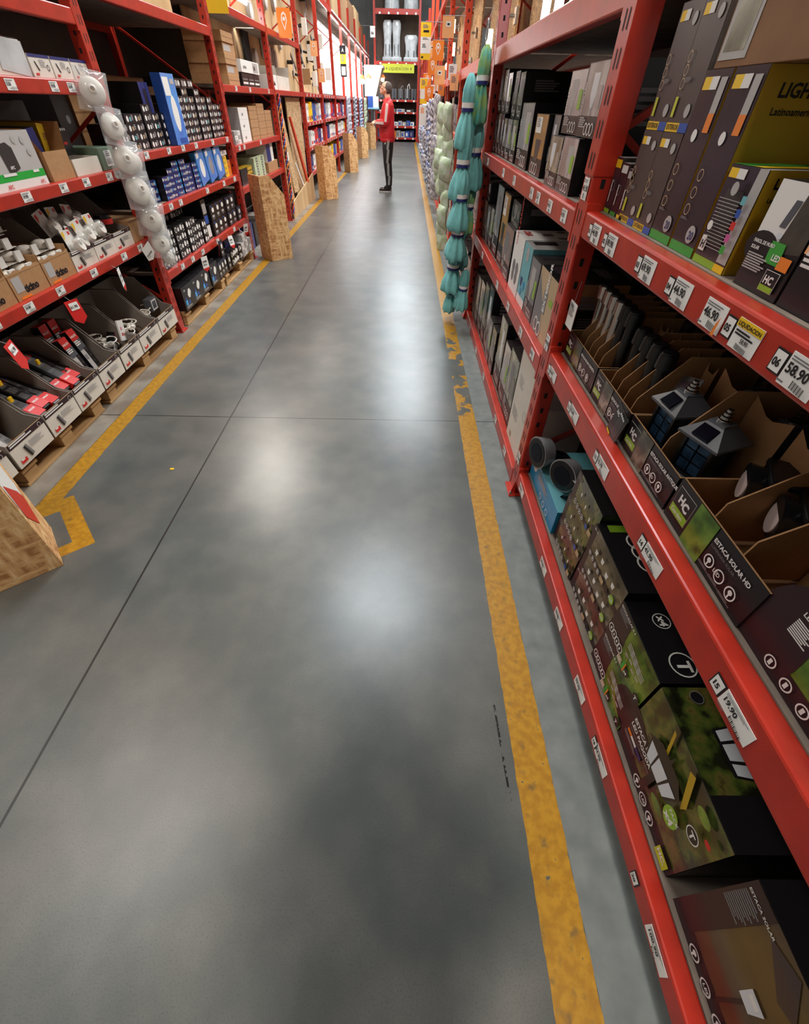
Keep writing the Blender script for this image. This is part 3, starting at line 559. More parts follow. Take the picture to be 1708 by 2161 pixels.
# hanging price card and product card
b=MB(); b.box(0,0,0,.075,.002,.09,white); b.face('F',.075,.002,.09,[('l',.1,.8,.7,6,.04,grey)]+[('r',.15+i*.06,.82,.18+i*.06,.95,black) for i in range(10)]); b.tubep([(.037,0,.09),(.02,.01,.13),(.0,.02,.15)],.0008,steel)
o=b.build('price_card'); side(o,'R',1.70,.895,.022); tag(o,'small white barcode card hanging beside the near upright above the trays','price card')
b=MB(); b.T=Matrix.Rotation(.25,4,'Y'); b.box(0,0,0,.075,.0015,.11,plast); b.frame((0,0,0),(1,0,0),(0,0,1),.075,.11); b.marks([('t','HC',.1,.72,.2,white,0,.04),('r',.05,.05,.4,.12,yel)]+[('r',.45+i*.12,.2,.47+i*.12,.9,grey) for i in range(4)]+[('c',.46+i*.12,.88,.05,lamp_off) for i in range(4)])
o=b.build('product_card'); side(o,'R',1.15,D2+.002,.035); tag(o,'small black product card leaning on the second tray front','product card')
b=MB(); b.T=Matrix.Rotation(-.3,4,'Y')@Matrix.Rotation(-.5,4,'X'); b.box(0,0,0,.09,.0015,.13,darkbox); b.frame((0,0,0),(1,0,0),(0,0,1),.09,.13); b.marks([('r',.1,.1,.9,.9,plum)]+[('c',.2+i*.14,.6+.1*(i%2),.06,lgrey) for i in range(5)]+[('r',.19+i*.14,.2,.21+i*.14,.6,grey) for i in range(5)])
o=b.build('product_card'); side(o,'R',1.08,D2+.09,.11); tag(o,'dark folded product card tucked into the lantern tray','product card')
F=[('r',0,0,1,1,gardenb),('r',0,0,1,.2,plum2),('e',.0,.25,.24,.6,plum2),('t','ESTACA SOLAR',.03,.72,.06,white,0,.03),('t','LED SQUARED',.03,.64,.06,white,0,.03),('l',.03,.58,.16,8,.012,white),('r',.54,.25,.56,.55,lgrey),('r',.47,.5,.63,.74,sky),('r',.6,.52,.66,.72,beige),('p',[(.35,.82),(.7,.9),(.6,1),(.3,1)],sky),('e',.85,.6,.1,.3,sky),('c',.75,.9,.12,white)]+icons(.12,.12,5,.16,.06)
put(carton('squared',.27,.3,.21,black,F,[('r',0,0,1,1,black),('p',[(.1,.1),(.6,.1),(.5,.4),(.1,.4)],gardenb)]),'solar_light_carton','R',.40,D2,'green lawn photo carton marked led squared at the near end of the middle shelf')
put(carton('squared2',.34,.3,.2,darkbox,[('l',.1,.8,.4,5,.02,grey)]),'dark_carton','R',.40,D2,'plain dark carton behind the squared lamp carton',inset=.38)
b=MB(); b.cyl((0,0,0),(.16,.1,.22),.014,chrome,n=20); b.cyl((0,0,0),(.01,.006,.014),.018,plast,n=20); o=b.build('steel_pole'); side(o,'R',.42,D2+.2125,.13); tag(o,'brushed steel lamp pole lying on the squared lamp carton','lamp pole')
# ---- R1 top shelf
D3=1.2525
def tallbox(n,w,h,d,sidem,kind):
    F=[('r',0,0,1,1,plum),('r',.0,0,1,.06,green if kind==1 else yel)]
    if kind==0: F=[('r',0,0,1,1,mat('brown_black_print',(72,62,60),.35)),('r',0,0,.62,.075,yel),('r',.62,0,1,.075,blue),('t','EXTERIOR',.05,.02,.12,black),('r',.08,.86,.5,.94,yel),('r',.3,.86,.5,.94,white),('e',.78,.86,.1,.05,lgrey),('e',.78,.17,.11,.055,lgrey),('r',.1,.12,.22,.28,olive)]+[('o',.16,.38+.1*i,.09,.016,beige) for i in range(3)]+[('l',.26,.42,.3,4,.006,grey)]
    else: F+=[('r',.08,.9,.62,.965,yel),('r',.36,.9,.62,.965,white),('r',.7,.78,.92,.96,lgrey),('r',.7,.68,.92,.78,orange),('c',.45,.66,.1,white),('e',.7,.13,.16,.055,lgrey),('t','20',.62,.1,.2,navy),('o',.22,.46,.1,.016,beige),('o',.22,.36,.1,.016,beige),('o',.22,.26,.1,.016,beige),('l',.1,.21,.3,2,.005,grey)]
    R=[('t','LIGHTECH',.08,.86,.09,black,0,.03),('t','Latinoamerica',.08,.78,.05,black),('l',.1,.35,.6,5,.012,cardd)]
    return carton(n,w,d,h,[plum,sidem,sidem,sidem,black,sidem],F,(),(),R)
t0=tallbox('tl0',.113,.207,.3,darkbox,0)
for i in range(2):
    put(t0,'lamp_carton','R',1.59-.1145*i,D3,'lower brown carton with yellow foot label beside upright, %s'%['left of its pair','right of its pair'][i]); 
t0b=tallbox('tl0b',.113,.225,.3,lgrey,0)
for i in range(2): put(t0b,'lamp_carton','R',1.585-.1145*i,D3+.208,'upper greyish carton with yellow foot label stacked by upright, %s'%['left of its pair','right of its pair'][i])
t1=tallbox('tl1',.112,.312,.42,mustard,1)
for i in range(2): put(t1,'lamp_carton','R',1.358-.121*i,D3,'tall glossy dark carton with mustard side and green foot, %s'%['farther of the two','nearer of the two'][i])
for i in range(3): put(carton('sm%d'%i,.055,.2,.14-.01*i,[plum,darkbox,darkbox,darkbox,lgrey,darkbox],[('r',.1,.82,.9,.96,[yel,white,lgrey][i]),('r',.1,.0,.9,.08,[lime,green,yel][i]),('o',.5,.5,.25,.05,grey),('r',.3,.2,.4,.6,white)]),'lamp_carton','R',1.735-.058*i,D3,'small slim dark lamp carton beside the near upright, %s'%['next to the upright','middle of three','third from the upright'][i])
put(carton('oil',.13,.25,.20,[mustard,darkbox,darkbox,darkbox,darkbox,darkbox],[('r',.1,.1,.9,.9,mustard)]),'lamp_carton','R',1.74,D3,'dim olive carton far behind the upright on the top shelf',inset=.42)
F=[('r',0,0,1,1,plum),('r',0,0,.7,.08,lime),('r',.7,0,1,.08,yel),('p',[(.72,.1),(1,.1),(1,1),(.78,1)],lgrey),('r',.05,.88,.5,.97,yel),('r',.28,.88,.5,.97,white),('r',.06,.14,.24,.3,white),('t','H',.09,.17,.16,black,0,.04),('r',.2,.25,.66,.78,darkbox)]+[('r',.15,.2+i*.035,.75,.207+i*.035,lgrey) for i in range(15)]+[('r',.78,.2+i*.12,.9,.28+i*.12,[green,mat('pink_print',(200,90,150),.4),rprint,blue,teal][i%5]) for i in range(5)]+[('c',.25,.42,.07,white),('c',.5,.8,.09,lgrey)]
put(carton('hbox',.125,.30,.172,[plum,mustard,mustard,mustard,lgrey,mustard],F,[('r',0,0,.55,1,green),('r',.55,0,.8,1,yel)],(),[('t','LIGHTECH',.06,.84,.13,black,0,.03),('t','Latinoamerica',.06,.72,.06,black),('l',.4,.45,.5,7,.018,cardd)]),'lamp_carton','R',1.115,D3,'short carton with grid print and bright mustard side on the top shelf')
def hcbox(n):
    F=[('r',0,0,1,1,black),('p',[(0,.45),(.5,.45),(.62,1),(0,1)],white),('p',[(.5,.4),(1,.45),(1,1),(.62,1)],mat('rock_print_'+n,(74,68,60),.35,noise=.4,nscale=30)),('e',.22,.4,.34,.16,black),('p',[(.38,.62),(.5,.62),(.58,.86),(.46,.86)],gplast),('e',.48,.55,.06,.03,lamp_off),('p',[(.45,.3),(.75,.3),(.7,.5),(.42,.5)],green),('r',.72,.28,.95,.4,orange),('t','LED',.56,.34,.1,white,0,.03),('t','FAROL DE MURO',.05,.44,.06,white,0,.03),('t','SOLAR',.05,.38,.06,white,0,.03),('l',.05,.33,.5,7,.014,lgrey),('r',.6,.06,.9,.26,white),('r',.61,.065,.89,.255,black),('t','HC',.64,.14,.13,white,0,.04),('r',.61,.065,.89,.12,lime)]
    return carton(n,.13,.12,.165,black,F)
put(hcbox('hc1'),'lamp_carton','R',.945,D3,'black and white wall lamp carton with green LED badge on the top shelf'); put(carton('hc2',.125,.12,.16,black,[('p',[(0,.5),(.5,.5),(.6,1),(0,1)],porange),('l',.05,.8,.85,9,.03,white),('t','PANEL SOLAR',.05,.85,.09,white,0,.03),('t','EXTERIOR',.05,.76,.09,white,0,.03)]),'lamp_carton','R',.81,D3,'black carton with white text lines, nearest on the top shelf')
put(carton('kr1',.34,.42,.24,cardd,[('r',.02,.05,.32,.98,lgrey),('p',[(.05,.1),(.28,.1),(.3,.95),(.08,.95)],lampg),('r',.2,.6,.3,.9,orange)]),'cardboard_carton','R',1.335,D3+.3125,'brown carton with glossy picture strip on top of the tall mustard cartons')
put(carton('kr2',.42,.4,.3,cardd,(),(),(),[('l',.1,.6,.5,4,.02,cardb)]),'cardboard_carton','R',1.05,D3+.0,'brown carton deep behind the short mustard carton',inset=.40)
put(carton('kr3',.40,.4,.24,cardd),'cardboard_carton','R',.985,D3+.301,'brown carton stacked at the back of the nearest top shelf',inset=.36)
b=MB(); b.cyl((0,0,.0),(0,-.01,.14),.022,wplast,n=14); b.bbox(-.03,-.02,.0,.03,.02,.03,plast,.004); o=b.build('wall_lamp'); side(o,'R',1.53,D3+.434,.08); tag(o,'small black and white lamp lying on the upper greyish cartons','wall lamp')
# ------------------------------------------------------------ R2 : lamp cartons
pinkg=mat('rose_grey_print',(150,120,112),.3); sienna=mat('autumn_print',(190,140,70),.3,noise=.4,nscale=10)
def lampcarton(n,w,h,d,style,seed):
    r=random.Random(seed); body=[black,black,black,black,darkbox,black]
    base={'silver':lamps,'patio':lampg,'grey':grey,'white':lgrey,'orange':sienna,'dark':plum,'rose':pinkg,'teal':teal,'kraft':beige,'sky':silver}[style]
    F=[('r',0,0,1,1,black),('r',.03,.3 if style!='white' else .02,.97,.99,base)]
    a=w/h
    if style=='white':
        F=[('r',0,0,1,1,white),('t','CASA JARDIN',.3,.8,.14,rprint,90,.03)]+[('c',.32+.34*(i%2),.28+.16*(i//2),.13,grey) for i in range(4)]; body=[white,lgrey,white,lgrey,white,white]
    elif style=='teal': F=[('r',0,0,1,1,teal),('r',0,0,1,.14,white),('c',.5,.85,.18,silver),('p',[(.2,.3),(.35,.3),(.45,.45),(.15,.45)],navy),('c',.65,.35,.12,turq),('c',.4,.22,.1,turq)]; body=[teal,teal,teal,teal,lgrey,teal]
    elif style=='kraft': F=[('r',0,0,1,1,beige),('p',[(.1,0),(.6,0),(.45,.5),(.02,.9),(0,0)],grey),('r',.42,.4,.62,.75,grey),('t','EXTERIOR',.58,.42,.16,white,90,.04),('r',.75,.6,.92,.7,lime),('o',.3,.15,.12,.03,white),('o',.5,.13,.12,.03,white)]; body=[beige,cardb,cardb,black,black,cardb]
    elif style=='orange': F+=[('p',[(.3,.25),(.6,.25),(.7,.6),(.25,.6)],plum),('r',.1,.7,.55,.95,white),('l',.15,.92,.3,6,.015,grey)]+[('o',.25+.2*i,.12,.1,.02,white) for i in range(3)]
    else:
        cx=.35+.3*r.random(); ww=.10+.08*r.random(); y0=.34+.08*r.random()
        F+=[('p',[(cx-ww*.5,y0),(cx+ww*.5,y0),(cx+ww*1.4,y0+.18),(cx+ww*1.4,.86),(cx-ww*1.4,.86),(cx-ww*1.4,y0+.18)],[lamp_off,grey,lgrey][seed%3]),('r',cx-ww*.5,.3,cx+ww*.5,y0,lgrey)]
        F+=[('r',.72,.4,.9,.7,[lime,silver,grey][(seed+1)%3])]
        F+=[('l',.08,.26,.35,5,.018,lgrey)]+[('o',.5+.16*i,.12,.09,.02,white) for i in range(3)]
        F+=[('t',r.choice(['LUMINARIA','PARED LED','FAROL','LAMPARA']),.1,.3,.09,white,90,.02)]
    T=[('r',.1,.1,.5,.5,plum),('l',.2,.85,.6,4,.03,grey)] if style!='white' else [('r',.35,.4,.6,.6,grey),('t','CASA',.1,.1,.2,rprint,0,.03),('c',.2,.8,.1,grey),('c',.8,.7,.1,grey)]
    return carton(n,w,d,h,body,F,T,[('r',0,0,1,1,body[3])],[('l',.2,.8,.5,5,.03,grey)])
def row(tbl,deck,shelf,bay):
    n=len(tbl)
    for i,(y1,y0,z,h,st,inset) in enumerate(tbl):
        names={'silver':'silver pictured','patio':'patio photo','grey':'plain grey','white':'white four-lamp','orange':'autumn orange','dark':'dark plum','rose':'rose grey','teal':'pale teal','kraft':'beige printed','sky':'bright silver'}
        lab='%s lamp carton%s, %s, second right bay, %s from far end'%(names[st],' stacked on others' if z>deck+.05 else '',shelf,ORD[sorted([-q[0] for q in tbl if (q[2]>deck+.05)==(z>deck+.05)]).index(-y1)])
        put(lampcarton('lc%d'%i,y1-y0-.004,h,.30,st,i*7+int(y1*10)),'R',None,0,0,'') if 0 else None
        o=link('lamp_carton',lampcarton('lc',y1-y0-.004,h,.30,st,i*7+int(y1*10))); side(o,'R',y1,z,inset); tag(o,lab,'box','lamp cartons on the %s of the %s'%(shelf,bay))
d=1.2405
row([(4.33,4.20,d,.21,'dark',.06),(4.19,4.06,d,.22,'patio',.06),(4.05,3.93,d,.22,'dark',.06),(3.92,3.79,d,.2,'patio',.06),(3.78,3.61,d,.2,'sky',.06),(3.60,3.42,d,.2,'patio',.06),
     (4.30,4.16,d+.223,.22,'silver',.06),(4.14,3.99,d+.223,.21,'patio',.06),(3.97,3.82,d+.223,.19,'silver',.06),(3.78,3.63,d+.203,.21,'dark',.07),(3.61,3.46,d+.203,.20,'silver',.07),
     (3.36,3.04,d,.275,'sky',.06),(2.96,2.70,d,.235,'orange',.06),(2.68,2.56,d,.235,'grey',.08),(2.545,2.345,d,.17,'patio',.05),(2.34,2.125,d,.175,'silver',.05),
     (2.53,2.30,d+.178,.19,'sky',.08),(2.27,2.04,d+.178,.2,'silver',.07),(2.10,1.96,d,.175,'dark',.1),(1.955,1.83,d,.37,'sky',.05)],d,'upper shelf','bay behind the upright')
d=.7005
row([(4.30,4.12,d,.25,'patio',.05),(4.10,3.93,d,.24,'grey',.05),(3.91,3.76,d,.25,'patio',.05),(3.74,3.50,d,.41,'sky',.05),(3.46,3.24,d,.40,'orange',.05),(3.21,2.94,d,.27,'rose',.04),(2.90,2.64,d,.285,'white',.04),
     (2.63,2.44,d,.285,'teal',.04),(2.43,2.24,d,.265,'grey',.04),(2.23,1.93,d,.27,'kraft',.04),(1.92,1.84,d,.2,'dark',.06),(3.2,2.96,d+.273,.12,'dark',.06),(4.29,4.12,d+.252,.12,'dark',.06)],d,'middle shelf','bay behind the upright')
d=.0755
row([(4.33,4.15,d,.35,'dark',.05),(4.13,3.95,d,.36,'patio',.05),(3.92,3.72,d,.38,'silver',.05),(3.70,3.52,d,.42,'patio',.05),(3.50,3.32,d,.46,'dark',.05),(3.30,3.14,d,.30,'grey',.04),(3.12,2.96,d,.30,'patio',.04),
     (2.93,2.72,d,.44,'patio',.05),(2.70,2.52,d,.36,'silver',.05),(2.50,2.27,d,.40,'patio',.045)],d,'bottom shelf','bay behind the upright')
F=[('l',.15,.75,.3,6,.012,lgrey),('l',.1,.4,.4,6,.012,lgrey),('o',.8,.5,.08,.01,lgrey),('r',.2,.06,.3,.12,beige)]
put(carton('whitecase',.34,.30,.52,offw,F,(),(),[('l',.2,.8,.5,8,.012,lgrey)]),'white_carton','R',2.215,d,'tall plain white carton leaning by the near upright on the bottom shelf',inset=.03)
for y,z,i,h in ((3.4,1.2405,0,.42),(2.7,1.2405,1,.44),(3.3,.7005,2,.38),(2.6,.7005,3,.3),(3.3,.0755,4,.48),(2.7,.0755,5,.36),(4.0,.7005,6,.36),(4.1,1.2405,7,.4),(4.0,.0755,8,.45)):
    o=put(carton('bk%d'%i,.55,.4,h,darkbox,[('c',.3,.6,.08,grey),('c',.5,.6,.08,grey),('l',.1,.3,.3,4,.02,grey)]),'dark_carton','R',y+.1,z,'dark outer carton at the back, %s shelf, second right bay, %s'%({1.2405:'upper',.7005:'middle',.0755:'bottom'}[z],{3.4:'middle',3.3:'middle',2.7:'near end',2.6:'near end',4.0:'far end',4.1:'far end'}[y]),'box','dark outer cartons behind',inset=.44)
# ---- further right bays: generic stock
styles=['silver','patio','grey','dark','rose','sky','orange']
for k in range(0,4):
    y1=1.78+2.6*(k+2)
    for lv,(dk,hh) in enumerate(((.0705,.4),(.7005,.34),(1.2355,.34))):
        n=9 if k<2 else 5; w=2.3/n
        for i in range(n):
            h=hh*(.65+.35*rnd.random()); st=rnd.choice(styles)
            me=lampcarton('rc',w*.94,h,.3,st,i+k*11+lv*3); o=link('lamp_carton',me); side(o,'R',y1-.1-i*w,dk,.06)
            tag(o,'lamp carton past the turquoise cloths, %s right bay there, %s shelf, %s from far end'%(ORD[k],['bottom','middle','upper'][lv],ORD[i]),'box','lamp cartons in the %s right bay beyond the cloths'%ORD[k])
# upper storage on the right: strand board ends and glowing lamps
for k in range(0,4):
    y1=1.78+2.6*(k+1)
    b=MB(); b.box(0,0,0,1.1,.02,.85,osbd); o=b.build('strand_board_panel'); side(o,'R',y1+2.3,1.7905,.32); tag(o,'strand board panel upright on the high right shelf, %s from the camera'%ORD[k],'board','strand board panels on the high right shelves')
    b=MB(); b.box(0,0,0,.9,.02,.8,osbd); o=b.build('strand_board_panel'); side(o,'R',y1+1.1,1.7905,.42); tag(o,'strand board sheet standing further back on the high right shelf, %s bay'%ORD[k],'board','strand board panels on the high right shelves')
def bulb_lamp(s,y,z,inset,label,grp,kind=0):
    o=empty('display_lamp',(0,0,0),0,label,'lamp',grp); side(o,s,y,z,inset)
    b=MB(); b.bbox(-.05,0,-.05,.05,.02,.05,lgrey,.004); b.cyl((0,0,0),(0,-.05,.0),.012,steel); b.build('wall_mount',o)
    b=MB()
    if kind==0: b.cyl((0,-.09,-.07),(0,-.09,.09),.03,bulbm,n=14)
    elif kind==1: b.sphere((0,-.1,0),.055,bulbm)
    else: b.cyl((0,-.05,0),(0,-.085,0),.09,glow,n=24)
    b.build('lit_shade',o); return o
for i,(y,z,k,ins) in enumerate(((6.3,1.95,0,.29),(5.5,2.05,0,.29),(8.6,2.2,0,.29),(9.0,1.95,2,.29),(11.2,2.2,0,.29),(11.5,2.5,0,.29),(12.4,2.05,1,.29),(14.2,2.3,0,.2),(16.4,2.0,1,.2),(18.2,2.3,0,.2),(15.2,1.85,0,.2))):
    bulb_lamp('R',y,z,ins,'lit display lamp on the high right shelf, %s from the camera'%ORD[i],'lit lamps above the right rack',k)
for i in range(4): # lit tubes near the near end of the high shelf
    o=empty('tube_lamp',(0,0,0),0,'bright tube lamp standing on the high right shelf, %s from the camera'%ORD[i],'lamp','tube lamps on the high right shelf'); side(o,'R',2.75+i*.30,1.7905,.16)
    b=MB(); b.cyl((0,0,.03),(0,0,.42),.022,tube,n=12); b.build('tube',o); b=MB(); b.cyl((0,0,0),(0,0,.03),.03,lgrey,n=12); b.cyl((0,0,.42),(0,0,.45),.026,lgrey,n=12); b.build('end_cap',o)
# ---- hanging turquoise cloths
def cloth_piece(label,y,x,ztop,h,wd,mm,seed,lean=0,flare=1):
    r=random.Random(seed); o=empty('folded_cloth',(x,y,ztop),0,label,'cloth','folded cloths hanging from a strip by the second upright'); n=28
    def ring(t,rad,ins=0):
        z=-h*t; ph=r.random()*0; return [((rad*math.cos(2*PI*j/n)*.62+lean*t*h)*1+.0, rad*math.sin(2*PI*j/n),z) if 0 else
             ((rad*(1+.16*math.sin(7*2*PI*j/n+seed)+.08*math.sin(3*2*PI*j/n+2*seed+4*t)))*math.cos(2*PI*j/n)*.6+lean*t, (rad*(1+.16*math.sin(7*2*PI*j/n+seed)))*math.sin(2*PI*j/n), z+.006*math.sin(5*2*PI*j/n+seed)*(t>.9)) for j in range(n)]
    prof=[(0,.2),(.06,.45),(.2,.62),(.34,.62),(.42,.5),(.5,.52),(.6,.7),(.75,.92),(.9,1.0),(.98,.98),(1.0,.9)]
    b=MB(); b.loft([ring(t,wd*rr) for t,rr in prof],mm); b.build('fabric',o)
    b=MB(); n2=20
    for t0,t1,m in ((.37,.44,white),(.44,.49,navy)):
        b.loft([[(wd*.64*math.cos(2*PI*j/n2)*.62+lean*t,wd*.64*math.sin(2*PI*j/n2),-h*t) for j in range(n2)] for t in (t0,t1)],m,cap=False)
    b.build('paper_band',o); return o
cx=.50
specs=[(4.30,1.80,.40,.085,clothg,1),(4.22,1.66,.40,.085,cloth,2),(4.36,1.42,.42,.11,cloth,3),(4.20,1.35,.40,.10,cloth,4),(4.46,1.12,.26,.10,clothn,5),(4.14,1.14,.38,.105,cloth,6),(4.34,1.04,.34,.08,clothg,7),(4.14,.88,.33,.105,cloth,8),(4.40,.78,.36,.105,cloth,9),(4.26,.62,.36,.105,cloth,10),(4.16,.46,.32,.08,cloth,11),(4.28,.38,.30,.07,cloth,12)]
cn=['green edged','slim turquoise','wide turquoise','turquoise','navy and green','turquoise','green edged','turquoise','wide turquoise','turquoise','slim turquoise','small turquoise']
for i,(y,z,h,w,m,sd) in enumerate(specs):
    w*=1.28; cloth_piece('%s folded cloth with white band, %s from top of the hanging strip'%(cn[i],ORD[i]),y,cx+(-.06 if i%2 else .035)-(.04 if i in(4,8) else 0),z,h,w,m,sd,lean=-.02)
b=MB(); b.tubep([(.56,4.33,1.98),(.53,4.32,1.9),(.52,4.28,1.8),(.51,4.26,.2)],.0025,steel,6)
rg=[(.53+.0*j,4.34+.05*math.cos(j*PI/8),1.87+.05*math.sin(j*PI/8)) for j in range(17)]; b.tubep(rg,.004,steel,6); o=b.build('hanging_strip'); tag(o,'thin metal strip and ring hook holding the turquoise cloths','hanging strip')
# ---- hanging packs on the further right uprights
bagg=mat('pale_green_pack',(206,214,198),.3,rgb2=(168,188,146),nscale=14); bagw=mat('grey_white_pack',(206,206,212),.3,rgb2=(120,116,130),nscale=18); bagd=mat('striped_dark_pack',(206,206,214),.35,rgb2=(78,76,90),nscale=20,nlo=.46,nhi=.54); bagb=mat('blue_white_pack',(222,226,232),.3,rgb2=(84,104,150),nscale=16,nlo=.45,nhi=.55)
def pillow(n,w,h,d,m,seed):
    b=MB(); N=9; vs=[];fs=[]
    r=random.Random(seed)
    for sgn in (1,-1):
        for i in range(N):
            for j in range(N):
                u=i/(N-1)*2-1; v=j/(N-1)*2-1; k=max(0,(1-u**4)*(1-v**4)); edge=i in(0,N-1) or j in(0,N-1)
                vs.append((u*w/2*(1-.12*v*v*(1-abs(u)))+ (0 if edge else (r.random()-.5)*.008),sgn*(d/2*k)+(0 if edge else (r.random()-.5)*.018),v*h/2))
    for s_ in range(2):
        for i in range(N-1):
            for j in range(N-1):
                a=s_*N*N+i*N+j; q=(a,a+N,a+N+1,a+1); fs.append(q if s_ else q[::-1])
    b.add(vs,fs,m,True); return b.mesh(n)
strips=[(6.98,.50,1.50,.20,bagg,9,'pale green'),(8.3,.50,1.50,.22,bagg,6,'light green'),(9.58,.50,1.60,.24,bagw,8,'grey and white'),(10.8,.5,1.55,.22,bagd,8,'dark striped'),(12.18,.50,1.55,.24,bagb,8,'blue and white'),(13.6,.5,1.5,.22,bagd,7,'black and white'),(14.78,.50,1.5,.24,bagw,8,'silver grey'),(16.2,.5,1.5,.22,bagb,7,'pale blue'),(17.6,.5,1.5,.24,bagd,7,'charcoal striped'),(20,.5,1.45,.26,bagw,7,'whitish')]
for si,(y,x,zt,w,m,n,nm) in enumerate(strips):
    ms=[pillow('hanging_pack',w,.24,.09,m,si*5+q) for q in range(3)]
    for i in range(n):
        o=link('hanging_pack',ms[i%3],None,(x+.015*((i*7)%3-1),y+.04*((i*5)%3-1),zt-.165*i-.1),(.08*((i*3)%3-1),.12*((i*5)%3-1),PI/2+.25*((i*11)%5-2)/2+.6))
        tag(o,'%s hanging pack on the %s strip on the right, %s from top'%(nm,ORD[si],ORD[i]),'hanging pack','%s packs on one strip'%nm)
    b=MB(); b.box(x+.05,y-.01,zt-.165*n,x+.053,y+.01,zt+.25,steel); o=b.build('hanging_strip'); tag(o,'metal strip carrying the %s packs beside the right rack'%nm,'hanging strip')
# ---- signs on the right
def pin_sign(b,w,h): b.marks([('p',[(w*0+.5,.25),(.72,.6),(.66,.8),(.5,.88),(.34,.8),(.28,.6)],white),('p',[(.5,.33),(.66,.6),(.6,.76),(.5,.8),(.4,.76),(.34,.6)],orange),('c',.5,.64,.1,white)])
def hang_sign(name,x,y,z,w,h,body,L,label,cat='sign',grp=None,rz=0,to=None):
    b=MB(); (b.cyl((0,.002,h+.004),(to-x,.002,h+.004),.004,steel,n=6) if to else 0); b.box(0,0,0,w,.004,h,body); b.face('F',w,.004,h,L); o=b.build(name,None,(x,y,z),(0,0,rz)); return tag(o,label,cat,grp)
hang_sign('price_banner',.17,9.0,1.96,.145,.36,yel,[('r',0,.18,1,.62,white),('l',.2,.92,.6,3,.02,grey),('r',.25,.74,.8,.80,black),('t','35.',.16,.34,.34,black,0,.03),('l',.2,.58,.6,2,.02,grey),('r',.1,.05,.3,.1,black)],'tall yellow and white banner reading 35 hanging above the right rack',to=XR+.005)
hang_sign('price_banner',.29,14,1.5,.16,.42,yel,[('r',0,.2,1,.6,white),('l',.2,.9,.6,4,.03,grey)],'smaller yellow banner further along the right rack below the 35 banner',to=XR+.005)
hang_sign('price_banner',.28,13.9,1.12,.16,.34,white,[('l',.2,.9,.6,6,.03,orange)],'white price sheet hanging below the smaller yellow banner',to=XR+.005)
for i,(x,y,z,s) in enumerate(((.42,6.9,2.02,.16),(.47,5.4,2.22,.2),(.40,8.9,1.95,.2),(.46,9.3,1.72,.2),(.43,11.6,1.9,.22),(.42,12.6,1.55,.22),(.46,12.9,2.2,.22),(.44,15,1.8,.24),(.43,17,1.6,.26),(.44,19,1.8,.28))):
    b=MB(); b.cyl((0,.002,s),(XR+.065-x,.002,s),.003,steel,n=6); b.box(0,0,0,s*.8,.003,s,orange if i%3 else porange); b.frame((0,-.0005,0),(1,0,0),(0,0,1),s*.8,s); pin_sign(b,0,0) if i%3 else b.marks([('r',.3,.5,.7,.75,white),('r',.4,.57,.6,.67,black)])
    o=b.build('location_card',None,(x-.06,y,z)); tag(o,'%s card hanging over the right rack, %s from the camera'%('orange pin symbol' if i%3 else 'peach',ORD[i]),'sign','orange and peach location cards')
for i,(y,z) in enumerate(((7.2,1.62),(7.6,1.72),(9.9,1.6),(10.3,1.66),(11,1.7),(13,1.66),(15.5,1.6),(16.6,1.7))): hang_sign('price_card',.50,y,z,.1,.14,[porange,white,orange,tagm][i%4],[('l',.15,.8,.6,4,.06,grey)],'small card hanging from the right rack beam, %s from the camera'%ORD[i],'price card','small cards along the right beam')
# ------------------------------------------------------------ LEFT RACK
def pallet(y0,y1,label):
    o=empty('wooden_pallet',(XL+.02,(y0+y1)/2,0),0,label,'pallet','wooden pallets under the left rack'); L=y1-y0; x1=.0; x0=-.95
    for i in range(6):
        xx=x1-.02-i*.175; b=MB(); b.bbox(xx-.1,-L/2,.098,xx,L/2,.118,wood,.002); b.build('deck_board',o)
    for i,y in enumerate((-L/2,-.06,L/2-.12)):
        b=MB(); b.bbox(x0,y,.078,x1,y+.12,.0975,wood,.002); b.build('cross_board',o)
        for x in (x1-.11,(x0+x1)/2-.05,x0): b=MB(); b.bbox(x,y+.01,.0185,x+.1,y+.11,.0775,wood,.002); b.build('block',o)
    for x in (x1-.11,(x0+x1)/2-.05,x0): b=MB(); b.bbox(x,-L/2,.001,x+.1,L/2,.018,wood,.002); b.build('base_board',o)
pallet(1.72,2.50,'low wooden pallet under the nearest electrical trays'); pallet(2.58,3.74,'low wooden pallet under the white plug trays'); pallet(3.98,5.1,'low wooden pallet under the large black bulb cartons'); pallet(5.15,6.3,'low wooden pallet under the small black and blue cartons')
PT=.1185
hal=('HALUX')
